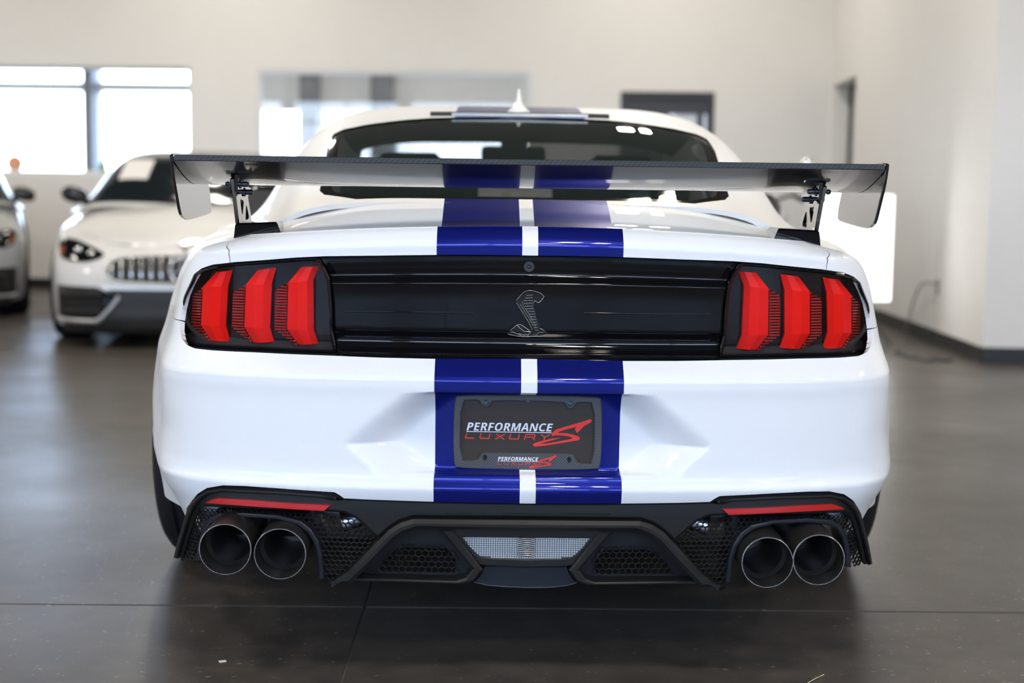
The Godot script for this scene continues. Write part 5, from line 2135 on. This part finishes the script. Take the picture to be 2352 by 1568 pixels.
func saloon(called: String, label: String, tr: Transform3D, paint: Material, roof: Material, shield: bool) -> Node3D:
	var c := thing(called, label, "car", tr)
	var mb := MB.new()
	# ---- skin with wheel arches
	var uf := b_side.at(0.93)
	var ur := b_side.at(3.88)
	var ue := bTX.xs[bTX.xs.size() - 1] - 0.01
	var q := PackedVector2Array([Vector2(0, 0.78), Vector2(0, 0.15), Vector2(-0.7, 0.13), Vector2(-uf + 0.395, 0.15)])
	for k in 17:
		var a := PI * k / 16.0
		q.append(Vector2(-uf + 0.39 * cos(a), 0.355 + 0.39 * sin(a)))
	q.append(Vector2(-uf - 0.395, 0.15))
	q.append(Vector2(-ur + 0.395, 0.15))
	for k in 17:
		var a := PI * k / 16.0
		q.append(Vector2(-ur + 0.39 * cos(a), 0.355 + 0.39 * sin(a)))
	q.append(Vector2(-ur - 0.395, 0.17))
	q.append(Vector2(-ue, 0.17))
	q.append(Vector2(-ue, 0.78))
	var poly := whole(q)
	patch(mb, BS, poly, [], 0.05, 0.03, 1.0)
	part("body_skin", mb, paint, c)
	# ---- bonnet and shoulders
	var ring := PackedVector2Array([Vector2(0, 4.9)])
	for k in 40:
		var w := BS(Vector2(-lerpf(ue, 0.0, k / 39.0), 0.78))
		ring.append(Vector2(w.x, -w.z))
	ring[ring.size() - 1].x = 0.0
	mb = MB.new()
	patch(mb, b_hood, whole(ring), [], 0.05, 0.05, 1.0)
	part("bonnet", mb, paint, c)
	# ---- cabin
	var ws := PackedVector2Array([Vector2(0, 1.40), Vector2(-0.80, 1.47), Vector2(-0.84, 1.54), Vector2(-0.715, 2.16), Vector2(-0.67, 2.22), Vector2(0, 2.28)])
	ws = whole(ws)
	var sg := PackedVector2Array()
	for e in [[0.88, 2.30], [0.985, 1.70], [0.99, 3.6], [0.93, 3.75], [0.88, 3.3]]:
		sg.append(Vector2(-e[0] * bWx.at(e[1]), e[1]))
	var rw := whole(PackedVector2Array([Vector2(0, 3.45), Vector2(-0.48, 3.5), Vector2(-0.55, 4.25), Vector2(0, 4.3)]))
	var rf := PackedVector2Array([Vector2(0, 2.30)])
	for z: float in [2.29, 2.6, 3.0, 3.44]:
		rf.append(Vector2(-0.80 * bWx.at(z), z))
	rf.append(Vector2(0, 3.44))
	rf = whole(rf)
	var all := PackedVector2Array([Vector2(0, 1.36)])
	for z: float in [1.36, 1.6, 2.0, 2.5, 3.0, 3.6, 4.2, 4.5]:
		all.append(Vector2(-1.02 * bWx.at(z), z))
	all.append(Vector2(0, 4.5))
	mb = MB.new()
	patch(mb, b_top, whole(all), [ws, sg, mirror(sg), rw, rf], 0.04, 0.05, 1.0)
	part("pillars", mb, paint, c)
	mb = MB.new()
	patch(mb, b_top, rf, [], 0.05, 0.05, 1.0)
	part("roof", mb, roof, c)
	mb = MB.new()
	patch(mb, b_top, ws, [], 0.05, 0.05, 1.0)
	part("windscreen", mb, M.bg_glass, c)
	for s: PackedVector2Array in [sg, mirror(sg), rw]:
		mb = MB.new()
		patch(mb, b_top, s, [], 0.05, 0.05, 1.0)
		part("side_window" if s != rw else "rear_window", mb, M.bg_glass, c)
	# ---- wheels
	for sx: float in [-1.0, 1.0]:
		wheel(c, Vector3(sx * 0.82, 0.352, -0.93), 0.27, 0.352, sx)
		wheel(c, Vector3(sx * 0.81, 0.352, -3.88), 0.30, 0.352, sx)
	mb = MB.new()
	mb.cbox(Vector3(0, 0.36, -2.45), Vector3(1.26, 0.40, 4.3), 0.03)
	part("underbody", mb, M.interior, c)
	# ---- face: grille with upright bars
	var g := group_node("grille", c, "oval grille with upright chrome bars")
	var go := chaikin(PackedVector2Array([Vector2(-0.36, 0.635), Vector2(-0.46, 0.615), Vector2(-0.52, 0.535), Vector2(-0.49, 0.465), Vector2(-0.40, 0.435), Vector2(0, 0.425), Vector2(0.40, 0.435), Vector2(0.49, 0.465), Vector2(0.52, 0.535), Vector2(0.46, 0.615), Vector2(0.36, 0.635), Vector2(0, 0.65)]), 2)
	var gi := inset(go, 0.018)
	mb = MB.new()
	slab(mb, go, b_front, 0.018, -0.03, 0.006, 0.05, [gi])
	part("grille_frame", mb, paint, g)
	mb = MB.new()
	slab(mb, gi, b_front, 0.004, -0.03, 0.001, 0.05)
	part("grille_back", mb, M.plastic_in, g)
	for k in 15:
		var x := (k - 7) * 0.066
		var half := 0.10 * sqrt(maxf(0.05, 1.0 - pow(x / 0.53, 4.0)))
		if absf(x) < 0.02:
			continue
		mb = MB.new()
		var z := b_front(Vector2(x, 0.53)) + 0.010
		mb.tube([Vector3(x, 0.535 - half + 0.012, z + 0.012), Vector3(x, 0.535, z + 0.014), Vector3(x, 0.535 + half - 0.004, z - 0.02)], 0.0065, 8)
		part("grille_bar", mb, M.chrome, g)
	mb = MB.new()
	var C := []
	for k in 28:
		var a := TAU * k / 28.0
		C.append(Vector3(0.078 * cos(a), 0.535 + 0.078 * sin(a), b_front(Vector2(0, 0.53)) + 0.03))
	mb.tube(C, 0.009, 8, true)
	for k in 3:
		var a := PI / 2 + TAU * k / 3.0
		mb.tube([Vector3(0, 0.535, b_front(Vector2(0, 0.53)) + 0.03), Vector3(0.075 * cos(a), 0.535 + 0.075 * sin(a), b_front(Vector2(0, 0.53)) + 0.03)], 0.007, 6)
	part("badge_ring", mb, M.chrome, g, "round chrome badge with three spokes")
	# ---- lamps, intakes
	for sx: float in [-1.0, 1.0]:
		var hl := group_node("headlamp", c)
		var hp := PackedVector2Array([Vector2(-0.84, 0.735), Vector2(-0.75, 0.732), Vector2(-0.63, 0.69), Vector2(-0.51, 0.635), Vector2(-0.55, 0.60), Vector2(-0.64, 0.578), Vector2(-0.76, 0.585), Vector2(-0.83, 0.61), Vector2(-0.86, 0.68)])
		hp = chaikin(hp, 1)
		if sx > 0:
			hp = mirror(hp)
		mb = MB.new()
		slab(mb, hp, b_front, 0.010, -0.02, 0.004, 0.03)
		part("lamp_cover", mb, M.piano, hl)
		for e in [[0.70, 0.655, 0.026], [0.61, 0.635, 0.024]]:
			mb = MB.new()
			var p := Vector2(sx * e[0], e[1])
			mb.lathe([Vector2(e[2], 0.0), Vector2(e[2] * 0.9, 0.012), Vector2(e[2] * 0.5, 0.02), Vector2(0.0001, 0.022)], Transform3D(Basis(Vector3.RIGHT, PI / 2), Vector3(p.x, p.y, b_front(p) + 0.008)), 18)
			part("projector", mb, M.chrome, hl)
		mb = MB.new()
		var am := Vector2(sx * 0.815, 0.645)
		mb.cbox(Vector3(am.x, am.y, b_front(am) + 0.016), Vector3(0.03, 0.07, 0.03), 0.008, Basis(Vector3.UP, sx * 0.9))
		part("marker", mb, mat(Color(0.35, 0.08, 0.02), 0.3), hl, "amber side marker")
		var ip := PackedVector2Array([Vector2(-0.85, 0.42), Vector2(-0.56, 0.415), Vector2(-0.42, 0.355), Vector2(-0.56, 0.20), Vector2(-0.84, 0.205)])
		mb = MB.new()
		slab(mb, ip if sx < 0 else mirror(ip), b_front, 0.006, -0.02, 0.002, 0.05)
		part("side_intake", mb, M.piano, c)
		mb = MB.new()
		for k in 3:
			var yy := 0.26 + 0.05 * k
			var P := []
			for j in 5:
				var x := sx * lerpf(0.52, 0.76, j / 4.0)
				P.append(Vector3(x, yy, b_front(Vector2(x, yy)) + 0.012))
			mb.tube(P, 0.009, 6)
		part("intake_slats", mb, M.plastic, c)
		mb = MB.new()
		var P2 := []
		for e in [[0.84, 0.190], [0.70, 0.184], [0.57, 0.184], [0.53, 0.205], [0.47, 0.27], [0.405, 0.352]]:
			P2.append(Vector3(sx * e[0], e[1], b_front(Vector2(e[0], e[1])) + 0.014))
		mb.tube(P2, 0.018, 8)
		part("intake_blade", mb, M.silver, c, "silver blade under the side intake")
		# door mirror
		var dm := group_node("door_mirror", c)
		mb = MB.new()
		var pr := []
		for k in 11:
			var a := PI * k / 10.0
			pr.append(Vector2(0.075 * pow(sin(a), 0.6) + 0.0005, -0.10 * cos(a)))
		mb.lathe(pr, Transform3D(Basis(Vector3(0, 0, 1.1), Vector3(1, -0.15, 0), Vector3(0, 0.85, 0)), Vector3(sx * 0.935, 1.03, -1.75)), 18)
		mb.cbox(Vector3(sx * 0.83, 0.965, -1.74), Vector3(0.10, 0.08, 0.04), 0.01)
		part("housing", mb, M.piano, dm)
	var lp := PackedVector2Array([Vector2(-0.50, 0.40), Vector2(0.50, 0.40), Vector2(0.42, 0.345), Vector2(0.55, 0.165), Vector2(-0.55, 0.165), Vector2(-0.42, 0.345)])
	mb = MB.new()
	slab(mb, lp, b_front, 0.006, -0.02, 0.002, 0.05)
	part("centre_intake", mb, M.plastic, c)
	var spl := PackedVector2Array([Vector2(-0.80, 0.165), Vector2(0.80, 0.165), Vector2(0.80, 0.105), Vector2(-0.80, 0.105)])
	mb = MB.new()
	slab(mb, spl, b_front, 0.02, -0.12, 0.006, 0.05)
	part("splitter", mb, M.plastic, c)
	return c

func build_background() -> void:
	bg_tables()
	M.bg_white = coated(mat(Color(0.74, 0.73, 0.71), 0.4, 0.0, 0.4), 0.03)
	M.bg_silver = coated(mat(Color(0.40, 0.40, 0.40), 0.35, 0.3, 0.5), 0.03)
	M.silver = mat(Color(0.55, 0.55, 0.57), 0.3, 0.8)
	M.bg_glass = mat(Color(0.008, 0.012, 0.015), 0.06, 0.0, 0.4)
	# ---- white saloon facing the camera
	var tr := Transform3D(Basis(Vector3.UP, deg_to_rad(8.0)), Vector3(-2.166, 0, -6.62))
	saloon("saloon_car", "white four-door car with black roof and upright-bar oval grille, sheet of paper in its windscreen", tr, M.bg_white, M.piano, true)
	# paper behind the windscreen
	var mb := MB.new()
	var inv := tr.affine_inverse()
	var P := PackedVector2Array()
	for p in [[272, 415.5], [338, 414], [357, 370.5], [293, 372]]:
		var d := ray(p[0], p[1])
		var o := inv * CAM_AT
		var dl := inv.basis * d
		var t := 8.0
		while t < 14.0:
			var w := o + dl * t
			if w.z < -1.3 and w.y < b_top(Vector2(w.x, -w.z)).y:
				break
			t += 0.005
		var e := o + dl * t
		P.append(Vector2(e.x, -e.z))
	var sheet := func(q: Vector2) -> Vector3: return b_top(q) + Vector3(0, 0.010, 0.006)
	patch(mb, sheet, P, [], 0.05, 0.05, 1.0)
	skirt(mb, sheet, P, 0.002)
	var pap := part("price_sheet", mb, mat(Color(0.80, 0.77, 0.75), 0.7), self)
	pap.transform = tr
	tag(pap, "blank white paper sheet stuck on the black windscreen of the white car", "paper")
	# ---- second car at the window wall
	saloon("silver_car", "short silver car with silver roof in front of the window wall", Transform3D(Basis(Vector3.UP, deg_to_rad(19.0)) * Basis.from_scale(Vector3(1, 1, 0.8)), Vector3(-4.79, 0, -8.53)), M.bg_silver, M.bg_silver, false)
	light_panel()
	motorcycle()
	wall_outlet()
	# ---- scraps on the floor
	mb = MB.new()
	var q := pfloor(511, 1519)
	mb.cbox(q + Vector3(0, 0.0008, 0), Vector3(0.016, 0.0014, 0.012), 0.0003, Basis(Vector3.UP, 0.4))
	tag(part("paper_scrap", mb, mat(Color(0.75, 0.72, 0.68), 0.8), self), "tiny white paper scrap on the dark floor behind the car", "paper")
	mb = MB.new()
	mb.tube([pfloor(1855, 1568, 0.0016), pfloor(1872, 1558, 0.003), pfloor(1892, 1549, 0.0016)], 0.0012, 6)
	tag(part("straw_piece", mb, mat(Color(0.55, 0.50, 0.30), 0.7), self), "thin yellow straw lying on the floor", "straw")

func light_panel() -> void:
	var t := thing("light_panel", "glowing white rectangular light panel on a black tripod stand by the right wall", "lamp", Transform3D(Basis(Vector3.UP, -0.06), Vector3(2.585, 0, -7.5)))
	var mb := MB.new()
	mb.cbox(Vector3(0, 0.715, -0.03), Vector3(0.575, 0.79, 0.05), 0.006)
	part("panel_case", mb, mat(Color(0.6, 0.6, 0.6), 0.5), t)
	mb = MB.new()
	mb.cbox(Vector3(0, 0.715, 0.0), Vector3(0.565, 0.78, 0.008), 0.002)
	part("lamp_panel", mb, glow(Color(1, 1, 1), 2.2), t)
	var l := AreaLight3D.new()
	l.name = "light"
	t.add_child(l)
	l.position = Vector3(0, 0.715, 0.012)
	l.rotation.y = PI
	l.area_size = Vector2(0.56, 0.775)
	l.light_energy = 0.16
	l.shadow_enabled = true
	mb = MB.new()
	mb.tube([Vector3(0, 0.30, -0.08), Vector3(0, 1.0, -0.08)], 0.014, 8)
	part("pole", mb, M.frame_dark, t)
	for a: float in [0.5, 2.6, 4.7]:
		mb = MB.new()
		mb.tube([Vector3(0, 0.42, -0.08), Vector3(0.32 * cos(a), 0.010, -0.08 + 0.30 * sin(a))], 0.010, 8)
		part("leg", mb, M.frame_dark, t)
	# its cable on the floor
	mb = MB.new()
	var P := []
	var pts := [[2052, 806], [2075, 812], [2100, 820], [2125, 826], [2150, 822], [2168, 828], [2185, 824]]
	var rng := RandomNumberGenerator.new()
	rng.seed = 8
	for p in pts:
		P.append(pfloor(p[0], p[1], 0.009))
	var P2 := []
	for k in P.size() - 1:
		for j in 6:
			P2.append(P[k].lerp(P[k + 1], j / 6.0) + Vector3(0.03 * sin(k * 2.3 + j), 0, 0.05 * cos(k * 1.7 + j * 0.9)))
	mb.tube(P2, 0.008, 6)
	tag(part("floor_cable", mb, M.frame_dark, self), "black cable lying on the floor below the light panel", "cable")

func wall_outlet() -> void:
	var t := thing("wall_outlet", "small steel power outlet on the right wall", "outlet", RT * Transform3D(Basis(Vector3.UP, -PI / 2), Vector3(UR, 0.43, -7.75)))
	var mb := MB.new()
	mb.cbox(Vector3(0, 0, 0.004), Vector3(0.075, 0.12, 0.008), 0.002)
	part("plate", mb, mat(Color(0.5, 0.5, 0.48), 0.4, 0.3), t)
	for y: float in [-0.028, 0.028]:
		mb = MB.new()
		mb.cbox(Vector3(0, y, 0.009), Vector3(0.034, 0.028, 0.004), 0.001)
		part("socket", mb, mat(Color(0.12, 0.12, 0.10), 0.5), t)
	mb = MB.new()
	var a := rp(UR - 0.02, 0.455, 7.75)
	var pts := [a, rp(UR - 0.05, 0.46, 7.80), rp(UR - 0.06, 0.44, 8.0), rp(UR - 0.05, 0.36, 8.2), rp(UR - 0.04, 0.22, 8.4), rp(UR - 0.03, 0.10, 8.52), rp(UR - 0.04, 0.012, 8.62), rp(UR - 0.15, 0.010, 8.5)]
	var cv := Curve3D.new()
	for k in pts.size():
		var d: Vector3 = (pts[mini(k + 1, pts.size() - 1)] - pts[maxi(k - 1, 0)]) / 6.0
		cv.add_point(pts[k], -d, d)
	var P := []
	for k in 40:
		P.append(cv.sample_baked(cv.get_baked_length() * k / 39.0))
	mb.tube(P, 0.008, 6)
	tag(part("power_cord", mb, mat(Color(0.30, 0.29, 0.25), 0.6), self), "grey power cord hanging from the wall outlet to the floor", "cord")

func motorcycle() -> void:
	var t := thing("motorcycle", "dark motorcycle with pale grey panels and round mirrors parked behind the sports car", "motorcycle", Transform3D(Basis(Vector3.UP, 0.2), Vector3(2.02, 0, -8.85)))
	var dark := mat(Color(0.02, 0.02, 0.022), 0.4)
	var pale := coated(mat(Color(0.42, 0.42, 0.42), 0.35), 0.05)
	for z: float in [0.72, -0.72]:
		var g := group_node("wheel", t)
		g.position = Vector3(0, 0.32, z)
		var mb := MB.new()
		var pr := []
		for k in 13:
			var a := TAU * k / 12.0
			pr.append(Vector2(0.255 + 0.062 * cos(a), 0.06 * sin(a)))
		mb.lathe(pr, Transform3D(Basis(Vector3.BACK, -PI / 2), Vector3.ZERO), 40)
		part("tire", mb, M.rubber, g)
		mb = MB.new()
		mb.lathe([Vector2(0.20, -0.03), Vector2(0.19, 0.0), Vector2(0.20, 0.03)], Transform3D(Basis(Vector3.BACK, -PI / 2), Vector3.ZERO), 32)
		for k in 6:
			var a := TAU * k / 6.0
			mb.tube([Vector3.ZERO, Vector3(0, 0.2 * cos(a), 0.2 * sin(a))], 0.012, 6)
		part("rim", mb, dark, g)
	var mb := MB.new()
	for sx: float in [-0.10, 0.10]:
		mb.tube([Vector3(sx, 0.32, 0.72), Vector3(sx, 0.70, 0.58), Vector3(sx, 1.02, 0.47)], 0.024, 10)
	part("fork", mb, M.chrome, t)
	mb = MB.new()
	mb.tube([Vector3(0, 0.95, 0.45), Vector3(0, 0.60, 0.20), Vector3(0, 0.35, 0.10), Vector3(0, 0.35, -0.35), Vector3(0, 0.75, -0.45), Vector3(0, 0.90, 0.30)], 0.028, 8)
	mb.tube([Vector3(0.09, 0.34, -0.30), Vector3(0.09, 0.32, -0.72)], 0.022, 8)
	mb.tube([Vector3(-0.09, 0.34, -0.30), Vector3(-0.09, 0.32, -0.72)], 0.022, 8)
	part("frame", mb, dark, t)
	mb = MB.new()
	mb.cbox(Vector3(0, 0.47, 0.02), Vector3(0.34, 0.34, 0.46), 0.06)
	for k in 6:
		mb.cbox(Vector3(0, 0.62 + 0.03 * k, 0.10), Vector3(0.36 - 0.02 * k, 0.016, 0.24), 0.005)
	part("engine", mb, mat(Color(0.16, 0.16, 0.165), 0.35, 0.7), t)
	mb = MB.new()
	var pr2 := []
	for k in 13:
		var a := PI * k / 12.0
		pr2.append(Vector2(0.165 * pow(sin(a), 0.7) + 0.0005, -0.30 * cos(a)))
	mb.lathe(pr2, Transform3D(Basis(Vector3(1, 0, 0), Vector3(0, 0.1, 1), Vector3(0, -0.8, 0)), Vector3(0, 0.93, 0.14)), 24)
	part("tank", mb, pale, t, "pale grey fuel tank")
	mb = MB.new()
	mb.cbox(Vector3(0, 0.84, -0.42), Vector3(0.27, 0.09, 0.56), 0.035)
	part("seat", mb, dark, t)
	mb = MB.new()
	mb.cbox(Vector3(0, 0.78, -0.78), Vector3(0.20, 0.10, 0.34), 0.035, Basis(Vector3.RIGHT, -0.3))
	part("tail", mb, pale, t)
	mb = MB.new()
	mb.lathe([Vector2(0.0001, 0.10), Vector2(0.06, 0.095), Vector2(0.095, 0.06), Vector2(0.10, 0.0), Vector2(0.05, -0.08), Vector2(0.0001, -0.10)], Transform3D(Basis(Vector3.RIGHT, PI / 2), Vector3(0, 0.93, 0.62)), 24)
	part("headlamp", mb, M.chrome, t)
	mb = MB.new()
	mb.tube([Vector3(-0.38, 1.06, 0.30), Vector3(-0.22, 1.10, 0.42), Vector3(0.0, 1.04, 0.47), Vector3(0.22, 1.10, 0.42), Vector3(0.38, 1.06, 0.30)], 0.014, 8)
	part("handlebar", mb, dark, t)
	for sx: float in [-1.0, 1.0]:
		mb = MB.new()
		mb.tube([Vector3(sx * 0.38, 1.06, 0.30), Vector3(sx * 0.29, 1.085, 0.37)], 0.021, 8)
		part("grip", mb, M.rubber, t)
		var g := group_node("mirror", t)
		mb = MB.new()
		mb.tube([Vector3(sx * 0.24, 1.09, 0.41), Vector3(sx * 0.29, 1.24, 0.42), Vector3(sx * 0.36, 1.35, 0.40)], 0.008, 6)
		part("stalk", mb, dark, g)
		mb = MB.new()
		mb.lathe([Vector2(0.0001, 0.03), Vector2(0.04, 0.024), Vector2(0.06, 0.006), Vector2(0.062, -0.004), Vector2(0.0001, -0.006)], Transform3D(Basis(Vector3(1.3, 0.1, 0), Vector3(0, 0.2, 1), Vector3(0, -0.7, 0)), Vector3(sx * 0.385, 1.36, 0.40)), 20)
		part("mirror_head", mb, M.chrome, g)
	mb = MB.new()
	mb.tube([Vector3(-0.07, 0.30, -0.05), Vector3(-0.24, 0.012, -0.02)], 0.012, 6)
	part("kickstand", mb, dark, t)
	mb = MB.new()
	mb.tube([Vector3(0.13, 0.42, 0.16), Vector3(0.17, 0.22, 0.10), Vector3(0.17, 0.24, -0.3), Vector3(0.18, 0.32, -0.75)], 0.035, 10)
	part("exhaust_pipe", mb, M.chrome, t)
